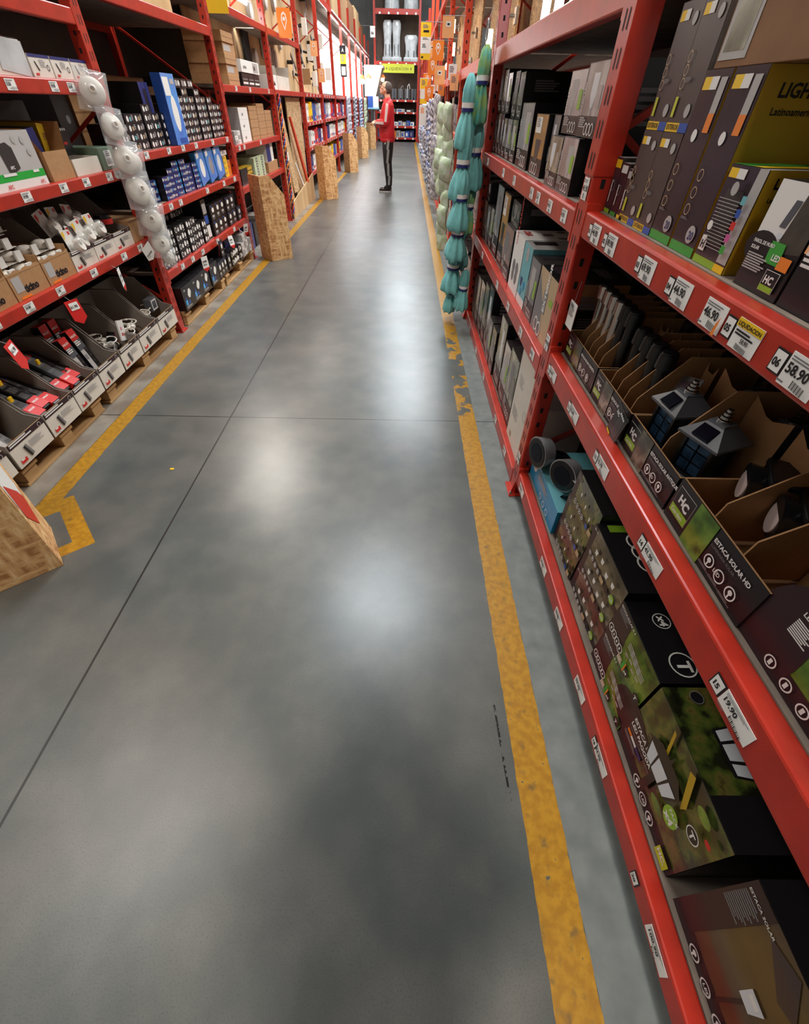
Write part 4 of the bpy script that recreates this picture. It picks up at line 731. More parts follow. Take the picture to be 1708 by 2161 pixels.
def shelftray(label,y,w,z,d=.42,hf=.15,hb=.30,grp=None,frontm=offw,band=plum2,inset=-.04,inner=cardi,logo=rprint):
    o=empty('open_tray',(0,0,0),0,label,'display box',grp); side(o,'L',y,z,inset); t=.004
    b=MB(); b.box(0,0,0,w,t,hf,[frontm,inner,inner,frontm,cardb,cardb])
    for x in (0,w-t):
        P=[(x,t,0),(x,.03,hf),(x,.10,hf+.01),(x,.26,hb),(x,d,hb),(x,d,0)]; P=[(x,t,0),(x,t,hf),(x,.08,hf+.02),(x,.24,hb),(x,d,hb),(x,d,0)]
        vs=P+[(p[0]+t,p[1],p[2]) for p in P]; b.add(vs,[(0,1,2,3,4,5),(11,10,9,8,7,6)]+[(i,(i+1)%6,(i+1)%6+6,i+6) for i in range(6)],inner if x else cardi)
    b.box(t,t,0,w-t,d,t,cardd); b.box(t,d-t,0,w-t,d,hb,inner); 
    F=[('r',0,.78,1,1,band),('l',.05,.93,.65,2,.05,white),('c',.88,.86,.09,white),('c',.88,.86,.075,band),('l',.45,.62,.4,5,.03,lgrey),('r',.08,.12,.24,.27,logo),('l',.1,.22,.12,1,.05,white)]
    F+=[('p',[(.28,.6),(.33,.62),(.40,.15),(.35,.13)],black),('p',[(.33,.64),(.37,.65),(.45,.18),(.41,.16)],grey)]
    b.face('F',w,d,hf,F); b.build('carton_body',o); return o
g='white fronted electrical trays on the pallets'
for i,(y,w,lab) in enumerate(((1.44,.25,'white fronted tray cut by the left edge of the view'),(1.715,.275,'white fronted tray holding one long black power strip carton'),(2.005,.265,'white fronted tray of loose black power strips, nearer one'),(2.28,.265,'white fronted tray of black extension cords with red tags'),(2.56,.26,'white fronted tray with two upright red topped cartons'),(2.84,.27,'white fronted tray holding one leaning red and white carton'),(3.125,.31,'white fronted tray of white plug extensions'),(3.45,.31,'white fronted tray of white adaptors and a clear pack, by the upright'))):
    shelftray(lab,y,w,PT,grp=g,hb=.34,hf=.135)
def pstrip(label,y,inset,z,rz,ry,L=.34,body=gplast,rx=.6,grp='loose power strips in the trays'):
    o=empty('power_strip',(0,0,0),0,label,'power strip',grp)
    m=Matrix.Translation((XL-inset,y,z))@Matrix.Rotation(PI/2+rz,4,'Z')@Matrix.Rotation(rx,4,'X'); o.matrix_world=m
    b=MB(); b.bbox(-.028,0,-.015,.028,L,.015,body,.006); b.build('housing',o)
    for i in range(3): b=MB(); b.bbox(-.02,.095+i*.055,.0145,.02,.135+i*.055,.0165,darkbox,.001); b.build('socket',o)
    b=MB(); b.bbox(-.01,L-.045,.014,.01,L-.02,.019,rprint,.001); b.build('switch',o)
    b=MB(); b.bbox(-.034,.01,-.018,.034,.085,.0195,rprint,.001); b.frame((-.034,.01,.0196),(1,0,0),(0,1,0),.068,.075); b.marks([('t','HALUX',.12,.6,.2,white,0,.04)]); b.build('red_sleeve',o)
    b=MB(); b.tubep([(0,L,0),(.02,L+.03,.0),(.05,L-.02,.01),(.045,L-.12,.012),(.06,L*.3,.01)],.0045,plast,6); b.build('cord',o)
for i,(y,ins,z,rx) in enumerate(((2.06,.0,PT+.10,.5),(2.13,.02,PT+.11,.55),(2.2,.01,PT+.10,.45),(2.33,.02,PT+.11,.55),(2.40,.0,PT+.11,.6),(2.47,.03,PT+.115,.5))):
    pstrip('power strip with red sleeve in %s of the two strip trays, %s from camera'%(['nearer','farther'][i//3],ORD[i%3]),y,ins-.0,z,.0,0,.30,[gplast,plast][i%2],rx)
b=MB(); b.bbox(0,0,0,.022,.012,.03,yel,.003); me=b.mesh('yellow_plug_cap')
for i,(y,ins,z) in enumerate(((2.02,.09,PT+.20),(2.36,.13,PT+.25),(2.1,.17,PT+.25))): o=link('cord_tag',me); side(o,'L',y,z,ins); tag(o,'small yellow plug tag among the black strips, %s from the camera'%ORD[i],'cord tag')
def hcart(label,y,inset,z,h=.30,rx=0,ry=0,w=.07,rz=0):
    F=[('r',0,.8,1,1,rprint),('t','HALUX',.06,.86,.24,white,0,.04),('r',0,.6,1,.8,gplast),('l',.05,.77,.8,3,.02,white),('r',0,0,.55,.6,lgrey),('r',.55,0,1,.62,black)]+[('c',.78,.1+.12*i,.13,darkbox) for i in range(5)]+[('l',.06,.5,.35,5,.012,grey)]
    o=link('power_strip_carton',carton('hc',w,.05,h,[black,black,black,black,rprint,rprint],F)); o.matrix_world=Matrix.Translation((XL-inset,y,z))@Matrix.Rotation(PI/2+rz,4,'Z')@Matrix.Rotation(ry,4,'Y')@Matrix.Rotation(rx,4,'X'); return tag(o,label,'box')
hcart('upright black carton with red top, left of the two in the tray',2.60,.06,PT+.006,.30,-.28); hcart('upright black carton with red top, right of the two in the tray',2.70,.06,PT+.006,.315,-.28)
hcart('red, black and white carton leaning across its tray',2.86,.03,PT+.075,.29,-.3,1.25,.075); hcart('long white and black power strip carton lying in the near tray',1.80,.05,PT+.01,.33,-.75,0,.09)
for i in range(2): hcart('dark red topped carton deeper in the tray behind the two upright ones, %s'%['left','right'][i],2.62+.09*i,.2,PT+.006,.36,-.1)
def plugx(label,y,ins,z,seed):
    r=random.Random(seed); o=empty('plug_extension',(XL-ins,y,z),r.random()*3,label,'extension cord','white plug extensions in the trays')
    b=MB(); b.bbox(-.035,-.025,0,.035,.025,.03,wplast,.008)
    for i in range(2): b.cyl((-.014+i*.028,0,.03),(-.014+i*.028,0,.0305),.009,grey,n=12)
    b.build('socket_block',o); b=MB(); b.tubep([(.03+.03*math.cos(a*.7),.04*math.sin(a*.7),.012+.004*a) for a in range(14)],.004,wplast,6); b.build('cord',o)
for i,(y,ins) in enumerate(((2.92,.12),(2.98,.10),(3.03,.18),(3.16,.06),(3.22,.12),(3.30,.09),(3.36,.14),(3.52,.1),(3.6,.13))): plugx('coiled white plug extension in the pallet trays, %s from the camera'%ORD[i],y,ins,PT+.09+.01*(i%3),i)
put(carton('pinkcard',.1,.01,.13,[white]*6,[('c',.35,.6,.12,mat('rose_print',(230,120,150),.4)),('l',.2,.35,.6,3,.03,rprint)]),'product_card','L',3.02,PT+.13,'white card with pink circles leaning in the plug tray','product card',inset=.02,rz=.2,ry=.3)
b=MB(); b.bbox(0,0,0,.1,.06,.09,gplast,.004); b.face('F',.1,.06,.09,[('r',.1,.1,.9,.9,white),('r',.2,.2,.8,.8,gplast)]); o=b.build('adaptor_pack'); side(o,'L',3.62,PT+.12,.06); tag(o,'clear grey adaptor pack in the tray beside the upright','adaptor')
# ---- L1 shelf 1
S1=.7155
for i,(y,w) in enumerate(((2.085,.26),(2.355,.265),(2.63,.26))):
    o=empty('lamp_holder_carton',(0,0,0),0,'open kraft carton with bold black lettering, %s from the camera, above the trays'%ORD[i],'cardboard box','kraft cartons with bold lettering'); side(o,'L',y,S1,.03); h=.115;t=.004;d=.4
    b=MB(); b.box(0,0,0,w,t,h,cardb); b.box(0,t,0,t,d,h+.04,cardb); b.box(w-t,t,0,w,d,h+.04,cardb); b.box(t,t,0,w-t,d,t,cardd); b.box(t,d-t,0,w-t,d,h+.1,cardb)
    n=12; b.add([(w*k/n,-.001,h-.002) for k in range(n+1)]+[(w*k/n,-.001,h+.004+.012*abs(math.sin(k*2.3+i))) for k in range(n+1)],[(k,k+1,n+2+k,n+1+k) for k in range(n)],cardb)
    b.face('F',w,d,h,[('t','ticino',.30,.22,.42,black,0,.05)]+([('r',.06,.3,.3,.9,lgrey),('r',.1,.02,.4,.12,orange)] if i else [])); b.build('carton_body',o)
lw='white fronted trays on the lower left shelf'
for i,y in enumerate((2.90,3.155,3.405)): shelftray(['white fronted shelf tray with a curled torn front, next to the kraft cartons','white fronted shelf tray, middle of the three','white fronted shelf tray beside the brown box'][i],y,.248,S1,hf=.105,hb=.27 if i<2 else .30,grp=lw,inset=.03)
put(carton('brownb',.215,.36,.135,cardb,[('r',0,.9,1,1,cardd)]),'cardboard_box','L',3.66,S1,'plain brown box at the upright end of the shelf over the trays',inset=.03)
def blister(label,y,ins,z,rz=0,ry=0,grp='white lamp holder blister packs'):
    o=empty('blister_pack',(0,0,0),0,label,'blister pack',grp); side(o,'L',y,z,ins,ry,rz)
    b=MB(); b.box(0,0,0,.13,.05,.003,wplast); b.box(.04,-.012,.002,.085,.0,.05,white); b.build('card',o)
    b=MB(); b.sphere((.065,.05,.022),.05,wplast,12,(1,1,.5)); b.build('lamp_holder',o)
k=0
for c in range(6):
    for r in range(4 if c<4 else 2):
        k+=1; blister('stacked white lamp holder pack, %s column from the camera, %s from bottom'%(ORD[c],ORD[r]),2.10+.137*c,.06+.03*r,S1+.08+.055*r)
for c in range(5):
    for r in range(2): blister('white lamp holder pack in the rear of the kraft cartons, %s column, %s'%(ORD[c],['lower','upper'][r]),2.12+.14*c,.26,S1+.23+.055*r,grp='rear lamp holder packs')
for i,(y,ins,z,a) in enumerate(((2.97,.06,.79,.1),(3.05,.08,.80,.2),(3.12,.06,.81,-.1),(3.2,.1,.83,.3),(3.27,.07,.82,.0),(3.0,.17,.87,-.2),(3.12,.19,.88,.1),(3.25,.18,.88,.2))):
    o=empty('carded_socket',(0,0,0),0,'carded white socket in clear plastic in the shelf trays, %s from camera'%ORD[i],'blister pack','carded sockets in clear plastic'); side(o,'L',y,z,ins,a,0)
    b=MB(); b.T=Matrix.Rotation(-.25,4,'X'); b.box(0,0,0,.09,.002,.13,white); b.frame((0,0,0),(1,0,0),(0,0,1),.09,.13); b.marks([('r',.7,.8,.92,.93,rprint),('p',[(.05,.6),(.3,.8),(.3,.95),(.05,.9)],[yel,rprint][i%2])]); b.build('card',o)
    b=MB(); b.cyl((.045,-.01,.03),(.045,-.05,.05),.026,wplast,n=16); b.cyl((.03,-.012,.06),(.05,-.045,.075),.018,wplast,n=14); b.build('socket',o)
    b=MB(); b.sphere((.045,-.03,.05),.045,glassy,12,(.95,.75,1.1)); b.build('clear_bubble',o)
put(carton('bgr',.3,.3,.2,darkbox),'dark_carton','L',3.5,S1,'dark carton in the shadow behind the shelf trays',inset=.5)
b=MB(); b.cyl((0,0,.02),(0,.0,.08),.05,plast,n=20); b.cyl((0,-.01,.03),(0,-.01,.06),.051,rprint,n=20,caps=False); o=b.build('cord_reel'); side(o,'L',3.55,S1+.11,.14); tag(o,'black and red cord reel inside the third shelf tray','cord reel')
# ---- L1 shelf 2
S2=1.1405
grn=mat('bright_green_band',(34,170,60),.4); sage=mat('sage_green_carton',(108,128,108),.5)
put(carton('ups',.46,.3,.225,[mat('grey_white_carton',(186,182,180),.4)]*4+[lgrey]*2,[('r',0,0,1,.16,white),('r',0,.16,1,.30,grn),('p',[(.42,.32),(.52,.3),(.62,.36),(.62,.72),(.55,.82),(.46,.8),(.40,.7)],darkbox),('t','APC',.46,.36,.08,white,0,.03),('c',.70,.85,.07,lgrey),('c',.84,.83,.07,lgrey),('c',.88,.62,.07,lgrey),('l',.3,.25,.3,1,.05,white),('l',.8,.25,.15,1,.05,white),('t','APC',.28,.04,.1,rprint),('t','APC',.85,.04,.09,rprint)]),'electronics_box','L',2.54,S2,'large grey and white box with a green band on the upper left shelf',inset=.03)
def openbox(label,y,w,d,h,m,inset,z,flap=True):
    o=empty('open_carton',(0,0,0),0,label,'cardboard box'); side(o,'L',y,z,inset); t=.004; b=MB()
    b.box(0,0,0,w,t,h,m); b.box(0,t,0,t,d,h,m); b.box(w-t,t,0,w,d,h,m); b.box(t,d-t,0,w-t,d,h,m); b.box(t,t,0,w-t,d-t,t,m); b.build('carton_body',o)
    if flap:
        b=MB(); b.add([(0,0,h),(0,d,h),(-.09,d,h+.1),(-.09,0,h+.1)],[(0,1,2,3),(3,2,1,0)],m); b.build('flap',o); b=MB(); b.add([(w,0,h),(w,d,h),(w+.03,d,h+.12),(w+.03,0,h+.12)],[(0,1,2,3),(3,2,1,0)],m); b.build('flap',o)
openbox('open brown carton with raised flaps beside the green banded box',3.05,.22,.34,.13,cardb,.03,S2); openbox('low white open carton in the middle of the upper left shelf',3.29,.29,.3,.08,offw,.03,S2,False)
put(carton('bc',.19,.26,.115,sage,[('r',.3,.15,.75,.85,white)]+[('r',.35+i*.04,.25,.365+i*.04,.5,black) for i in range(9)]+[('l',.35,.78,.3,3,.05,grey)]),'carton','L',3.61,S2,'sage green carton with a barcode label next to the upright',inset=.03)
put(carton('yb',.13,.2,.16,mustard,[('l',.2,.7,.5,3,.04,cardd)]),'carton','L',3.22,S2+.085,'mustard carton standing behind the low white open carton',inset=.12,ry=.1); o=bpy.data.objects[-1] if 0 else None
put(carton('bb',.12,.2,.13,black,[('r',.35,.4,.65,.5,rprint)]+[('r',.1+i*.16,.9,.2+i*.16,.98,white) for i in range(5)]),'carton','L',3.42,S2+.085,'black carton with red mark behind the low white open carton',inset=.14)
put(carton('bl',.1,.2,.12,[navy,black,black,black,black,black]),'carton','L',3.08,S2+.10,'dark navy carton inside the open brown carton',inset=.1,ry=-.1)
put(carton('dcf',.7,.4,.33,darkbox,[('c',.3+.13*i,.85-.15*i,.05,grey) for i in range(5)]),'dark_carton','L',3.02,S2,'dark spotted carton at the back of the upper left shelf',inset=.45)
# ---- L1 shelf 3
S3=1.5655
o=put(carton('w1',.34,.3,.135,offw),'white_carton','L',2.90,S3,'white carton wrapped in shiny film on the third left shelf',inset=.03)
b=MB(); b.add([(.12,-.003,.02),(.34,-.003,.0),(.35,-.003,.13),(.15,-.003,.14)],[(0,1,2,3)],wrap); b.add([(.1,-.002,.139),(.34,-.002,.139),(.34,.2,.139),(.1,.2,.139)],[(0,1,2,3)],wrap); b.build('shiny_film',o)
for i,(y,w) in enumerate(((3.265,.185),(3.46,.185),(3.655,.18))): put(carton('sq',w,.25,.09,offw,[('r',0,.86,1,1,navy),('l',.45,.75,.3,5,.04,lgrey),('p',[(.2,.7),(.25,.7),(.36,.3),(.3,.3)],black),('o',.8,.45,.14,.04,black),('r',.1,.1,.25,.2,rprint)],[('r',0,0,1,1,lgrey)]),'white_carton','L',y,S3,'small white carton with navy top edge on the third left shelf, %s from upright'%['third','second','nearest'][i],inset=.03)
b=MB()
for i in range(9): b.cyl((.05*i,.0+.02*(i%2),0),(.05*i+.02,.03,.26+.01*(i%3)),.012,[grey,darkbox,silver][i%3],n=8)
b.loft([[(.2+.22*k*math.cos(a*PI/8),.02+.06*k*math.sin(a*PI/8),z) for a in range(16)] for z,k in ((0,1),(.1,1.05),(.2,.9),(.26,.5))],glassy); o=b.build('bagged_tubes'); side(o,'L',3.05,S3+.0,.42); tag(o,'clear bag of upright thin tubes at the back of the third left shelf','bag')
b=MB(); b.loft([[(.1+k*math.cos(a*PI/7)*(1+.15*math.sin(3*a)),.0+k*.6*math.sin(a*PI/7),z) for a in range(14)] for z,k in ((0,.06),(.06,.11),(.15,.10),(.22,.04),(.26,.06))],cardb); b.loft([[(.1+k*1.1*math.cos(a*PI/7)*(1+.15*math.sin(3*a)),-.005+k*.7*math.sin(a*PI/7),z) for a in range(14)] for z,k in ((0.001,.06),(.06,.115),(.15,.11),(.23,.05),(.28,.07))],glassy); o=b.build('wrapped_parcel'); side(o,'L',3.15,S3,.38); tag(o,'brown parcel crumpled in clear plastic on the third left shelf','parcel')
# ---- strip of bagged white lamp holders on the near left upright
for i,(y,z,s) in enumerate(((3.60,1.52,.9),(3.70,1.36,.9),(3.72,1.19,1.0),(3.80,1.17,.8),(3.76,1.02,1.1),(3.82,.95,.8),(3.80,.84,1.0),(3.86,.78,.8),(3.83,.68,.9),(3.88,.57,.6))):
    o=empty('bagged_lamp_holder',(XL+.075,y,z),0,'round cream lamp holder in a clear bag on the hanging string, %s from the top'%ORD[i],'lamp holder','bagged lamp holders hanging at the left upright')
    o.rotation_euler=(.2*((i*3)%3-1),-.25,-.75+.25*((i*5)%3-1))
    b=MB(); b.T=Matrix.Rotation(PI/2,4,'Y'); r=.075*s
    prof=[(0,-.03,.9),(0,-.012,1),(0,.0,1),(0,.012,.93),(0,.022,.75),(0,.028,.45),(0,.030,.27),(0,.046,.24),(0,.046,.17),(0,.034,.16)]
    b.loft([[(r*k*math.cos(a*PI/14),r*k*math.sin(a*PI/14),z_*s) for a in range(28)] for _,z_,k in prof],wplast); b.cyl((0,0,.030*s),(0,0,.036*s),r*.17,mat('socket_gold%d'%i,(170,140,100),.3,metal=.4),n=12); b.build('holder',o)
    me=pillow('clear_bag',.19*s,.22*s,.10*s,glassy,i); q=link('clear_bag',me,o,(0,0,0),(0,0,PI/2))
# ---- L2 stacks
def small(n,w,h,d,kind,seed):
    r=random.Random(seed)
    if kind=='w': F=[('r',0,0,1,1,black),('e',.28,.5,.11,.33,white),('r',.5,.25,.66,.7,[lgrey,beige,teal,white][seed%4]),('l',.72,.8,.2,4,.09,lgrey)]
    elif kind=='b': F=[('r',0,0,1,1,navy),('r',.05,.3,.2,.75,[sky,white][seed%2]),('t','T8 LED',.28,.3,.45,white,0,.03),('r',.75,.2,.95,.8,[lgrey,sky,navy][seed%3])]
    elif kind=='o': F=[('r',0,0,1,1,black),('c',.3,.55,.34,white),('c',.72,.5,.26,white),('c',.3,.55,.24,black) if seed%3==0 else ('r',.5,.05,.9,.12,lgrey)]
    elif kind=='B': F=[('r',0,0,1,1,black),('p',[(.5,.45),(.62,.42),(.78,.62),(.76,.72),(.66,.8),(.56,.78),(.44,.58)],white),('r',.12,.2,.3,.42,sky),('c',.45,.28,.09,blue),('l',.1,.15,.6,3,.02,lgrey),('c',.2,.5,.06,blue),('t','LED',.15,.8,.1,white)]
    elif kind=='y': F=[('r',0,0,1,1,[yel,white,orange][seed%3]),('l',.1,.8,.5,3,.1,grey)]
    elif kind=='l': F=[('r',0,0,1,1,black),('e',.5,.65,.2,.16,white),('r',.2,.2,.6,.35,lgrey),('l',.2,.15,.5,3,.02,grey),('r',.15,.85,.4,.93,blue)]
    else: F=[('r',0,0,1,1,[lgrey,white][seed%2]),('l',.2,.6,.5,3,.06,grey),('r',.1,.1,.3,.2,blue)]
    return carton(n,w,d,h,[black if kind not in 'yg' else lgrey]*6,F,[('e',.5,.5,.3,.08,grey)] if kind in 'lBo' else ())
def stack(kind,y0,cols,w,z,rows,h,inset,desc,grp,s='L',jit=.006,d=.22):
    ms=[small('small_carton',w*.96,h*.98,d,kind,q) for q in range(6)]
    for c in range(cols):
        rr=rows[c] if isinstance(rows,(list,tuple)) else rows
        for r in range(rr):
            q=(c*5+r*3)%6; o=link('light_carton',ms[q]); side(o,s,(y0+c*w) if s=='L' else y0-c*w,z+r*h,inset+(((c*7+r*5)%5)-2)*jit*.5+.004)
            tag(o,'%s, %s column from camera, %s up'%(desc,ORD[c],ORD[r]),'box',grp)
U=1.2005
stack('w',5.16,8,.15,U,[6,7,6,7,6,6,5,5],.052,.04,'slim black and white light carton right of blue panel','slim light cartons right of the blue panel'); stack('w',4.02,7,.15,U,[3,4,4,5,4,4,3],.052,.06,'slim black light carton left of the blue panel box','slim light cartons left of the blue panel')
for c in range(4): put(carton('tp%d'%c,.14,.2,.06,[black,black,lgrey,black,black,black],[('r',.1,.2,.5,.8,[silver,lgrey][c%2]),('e',.7,.5,.15,.3,white)]),'light_carton','L',5.2+.155*c,U+.3655,'dark carton with silver label lying on the upper stack, %s from the camera'%ORD[c],inset=.10)
for i in range(3): put(carton('ld%d'%i,.05,.34,.38,[navy,black,black,black,grey,black],[('r',.1,.1,.9,.9,[navy,black][i%2])]),'panel_light_carton','L',4.58+.055*i,U+.002,'tall dark panel light carton beside the bright blue one, %s from the camera'%ORD[i],inset=.08)
bl2=ramp_mat('blue_gradient_print',[(.3,(40,70,190)),(.5,(90,150,230)),(.7,(60,160,230))],2.2,.2,coat=.4)
put(carton('bluep',.26,.08,.44,[blue]*6,[('r',0,0,1,1,bl2),('e',.5,.45,.23,.26,white),('r',.05,.7,.5,.95,white),('r',.3,.02,.9,.1,blue),('r',.6,.86,.9,.93,lgrey)]),'panel_light_carton','L',4.84,U+.002,'tall bright blue panel light carton with a white oval',inset=.0)
V=.8655
stack('b',4.42,6,.14,V,[4,5,6,6,5,5],.04,.04,'navy tube light carton','navy light cartons'); stack('b',4.02,3,.13,V,[2,3,3],.05,.08,'black and navy light carton by the second upright','dark cartons beside the upright')
for i in range(3): put(carton('slab%d'%i,.22,.05,.26,[sky]*6,[('r',0,0,1,1,bl2),('e',.5,.45,.25,.28,[white,silver,lamp_off][i]),('r',.1,.8,.4,.95,white)]),'panel_light_carton','L',5.27+.255*i,V+.004,'glossy sky blue light carton with white oval, %s from the camera'%ORD[i],inset=.03,ry=-.18)
stack('y',6.06,2,.125,V,[4,3],.045,.05,'yellow and white small light carton','yellow light cartons')
put(carton('whb',.2,.2,.04,white,[('l',.2,.7,.5,2,.2,grey)]),'white_carton','L',6.07,V+.1815,'flat white carton on the yellow small cartons')
Q=.4455
stack('o',3.97,9,.125,Q,[2,3,4,4,4,4,4,3,3],.062,.03,'small black carton with white circles','small bulb cartons low shelf',d=.16); stack('o',4.1,8,.14,Q,4,.07,.24,'dark bulb carton in the rear row','rear bulb cartons')
put(carton('tallw',.12,.2,.33,black,[('r',.1,.05,.9,.35,white),('r',.1,.4,.9,.6,blue),('r',.1,.65,.9,.9,lgrey)]),'light_carton','L',5.12,Q,'tall black carton with white and blue blocks between bulb stacks',inset=.05)
stack('l',5.27,6,.17,Q,[2,2,2,2,2,1],.135,.03,'tall black bulb carton with a white oval','tall bulb cartons by the far end')
T_=.1185
stack('B',4.0,4,.24,T_,1,.19,-.03,'large black bulb carton on the pallet','large bulb cartons',d=.34); stack('l',4.98,4,.11,T_,[1,1,2,1],.15,-.02,'medium black bulb carton on the pallet','medium bulb cartons'); stack('o',5.44,4,.10,T_,[2,2,2,2],.075,-.02,'small black carton on the pallet end','small pallet cartons'); stack('g',5.86,4,.10,T_,[2,3,3,2],.07,-.02,'white and blue carton on the far pallet end','white blue cartons')
put(carton('nvb',.3,.3,.12,[navy]*6),'navy_carton','L',5.6,T_+.151,'navy carton behind the hanging pennants on the pallet stock',inset=.08)
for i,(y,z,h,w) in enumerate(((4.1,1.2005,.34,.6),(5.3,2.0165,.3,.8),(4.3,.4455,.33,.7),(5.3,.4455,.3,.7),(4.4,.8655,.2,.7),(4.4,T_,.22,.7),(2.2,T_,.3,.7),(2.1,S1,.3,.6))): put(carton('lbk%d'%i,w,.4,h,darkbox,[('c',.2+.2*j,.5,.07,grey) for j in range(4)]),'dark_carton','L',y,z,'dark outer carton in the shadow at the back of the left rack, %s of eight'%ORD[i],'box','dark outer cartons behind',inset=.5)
# ------------------------------------------------------------ L3 and beyond on the left
S=1.1105
stack('g',6.62,2,.13,S,[3,3],.04,.04,'slim black and yellow carton on the third left bay','slim cartons third bay')
for r in range(3): put(carton('wc%d'%r,.40,.3,.105,white,[('t','HAF',.3,.3,.35,grey,0,.02)],(),[('r',0,0,1,1,lgrey)]),'white_carton','L',6.98,S+.106*r,'white carton with grey letters in third left bay, %s from bottom'%ORD[r],'box','white carton stack third bay',inset=.05)
for c in range(3):
    for r in range(4 if c!=1 else 5): put(carton('kc%d%d'%(c,r),.38,.35,.07+.012*(c==0),cardb,[('r',.0,.45,1,.5,cardd)],(),[('r',0,.45,1,.5,cardd)]),'cardboard_carton','L',7.46+.40*c,S+(.0705+.012*(c==0))*r,'flat kraft carton in third left bay, %s column, %s from bottom'%(ORD[c],ORD[r]),'box','flat kraft cartons third bay',inset=.05)
S=1.6155
for r in range(5): put(carton('kt%d'%r,.42+.03*(r%2),.42,.084,cardb,[('r',.05,.2,.6,.8,lgrey)] if r in(1,3) else [('r',0,.48,1,.52,cardd)]),'cardboard_carton','L',6.86+.02*(r%2),S+.0845*r,'kraft carton on the upper shelf of the third left bay, %s from bottom'%ORD[r],'box','kraft cartons upper shelf',inset=.05+.01*(r%2))
put(carton('wl',.85,.25,.11,white,[('t','LAMPARA',.08,.3,.35,grey),('r',.62,.1,.92,.9,lgrey),('t','50A',.66,.3,.5,black,0,.04)]),'white_carton','L',7.42,S+.125,'long white lamp carton lying on black cartons, third left bay',inset=.04)
for i in range(3): put(carton('bk3',.27,.25,.12,black,[('r',.1,.2,.9,.35,white),('r',.1,.5,.9,.6,grey)]),'light_carton','L',7.42+.28*i,S,'black and white carton under the long white lamp carton, %s from camera'%ORD[i],inset=.05)
for r in range(4): put(carton('lk%d'%r,2.0,.5,.105,[cardb,cardd,cardd,cardd,cardb,cardd],[('r',0,.9,1,1,cardd)]),'long_carton','L',4.3,1.2005+.106*r,'long brown carton at the back of the second left bay, %s from bottom'%ORD[r],'box','long brown cartons',inset=.48)
b=MB(); b.box(0,0,0,1.9,.02,.4,ply); o=b.build('plywood_board'); side(o,'L',4.1,2.016,.2); tag(o,'pale plywood board standing on top of the second left bay','board')
S=.7205
for r in range(4): put(carton('ys%d'%r,.55,.3,.04,[black,black,black,black,mustard,black],[('r',.55,.1,.95,.9,mustard)]),'flat_carton','L',6.62,S+.0405*r,'flat black and mustard carton behind the strand board guard, %s from bottom'%ORD[r],'box','flat mustard cartons behind the guard',inset=.05)
for c in range(2):
    for r in range(4): put(carton('gr%d%d'%(c,r),.27,.3,.055,mat('pale_green_card%d%d'%(c,r),(190,206,170),.5),[('r',.4,.1,.7,.9,black),('c',.55,.5,.3,white)]),'flat_carton','L',7.28+.28*c,S+.0555*r,'pale green and black flat carton, third left bay, %s column, %s up'%(ORD[c],ORD[r]),'box','pale green flat cartons',inset=.05)
put(carton('nb',.4,.3,.2,[navy,navy,navy,white,navy,navy],[('r',.6,0,1,1,white)]),'navy_carton','L',8.02,S+.12,'navy and white carton on kraft cartons, third left bay',inset=.05)
for r in range(2): put(carton('kb%d'%r,.6,.35,.0595,cardb),'cardboard_carton','L',7.98,S+.06*r,'kraft carton under the navy carton, %s'%['lower','upper'][r],inset=.04)
for i in range(6): put(carton('lz%d'%i,.3,.3,.3-.03*(i%2),[navy,darkbox,lgrey][i%3]),'floor_carton','L',6.6+.36*i,.002,'carton on the floor under the third left bay, %s from the camera'%ORD[i],inset=.12)
# open bay with leaning boards
def board(label,pts,m,th=.018,name='leaning_board'):
    """flat sheet through four world points (bottom a,b then top c,d)"""
    P=[Vector(p) for p in pts]; n=(P[1]-P[0]).cross(P[3]-P[0]).normalized()*th; b=MB(); vs=P+[p+n for p in P]
    b.add(vs,[(0,1,2,3),(7,6,5,4),(0,4,5,1),(1,5,6,2),(2,6,7,3),(3,7,4,0)],m); return tag(b.build(name),label,'board')
board('tall strand board sheet standing at the far side of the open left bay',((-2.06,9.95,.0),(-2.06,11.2,.0),(-2.06,11.2,1.54),(-2.06,9.95,1.54)),osbd)
board('narrow strand board strip leaning beside the corded upright',((-2.02,9.12,.02),(-2.02,9.5,.02),(-2.1,9.75,1.54),(-2.1,9.2,1.54)),osb)
board('second narrow board leaning between the strip and the tall sheet',((-2.0,9.5,.3),(-2.0,9.9,.3),(-2.13,9.8,1.52),(-2.13,9.55,1.52)),osbd)
board('orange painted plank leaning diagonally across the open left bay',((-1.97,10.6,.33),(-1.97,10.75,.33),(-2.0,9.86,1.3),(-2.0,9.78,1.3)),red2,.03)
board('white strip of trim leaning across the open left bay',((-1.98,10.3,.3),(-1.98,10.38,.3),(-2.0,9.9,.7),(-2.0,9.84,.7)),white,.01)
board('low pale plywood ledge with a ragged top along the open left bay',((-1.96,8.98,.0),(-1.96,11.28,.0),(-1.96,11.28,.42),(-1.96,8.98,.22)),ply)
board('grey board with a note taped on it near the corded upright',((-2.12,9.1,.0),(-2.12,9.45,.0),(-2.12,9.45,1.5),(-2.12,9.1,1.5)),cardi)
o=empty('cord_bundle',(XL+.03,8.87,.1),0,'twisted orange, black and blue cords tied up the left upright','cord')
for q,m in enumerate((orange,plast,rprint,blue)):
    b=MB(); pts=[(.02*math.cos(t*.9+q*PI/2)+.012,.035*math.sin(t*.9+q*PI/2),t*.032) for t in range(47)]; b.tubep(pts,.009,m,5); b.build('cord',o)
b=MB(); b.bbox(.035,-.03,.7,.045,.05,.8,white,.002); b.build('paper_tag',o)
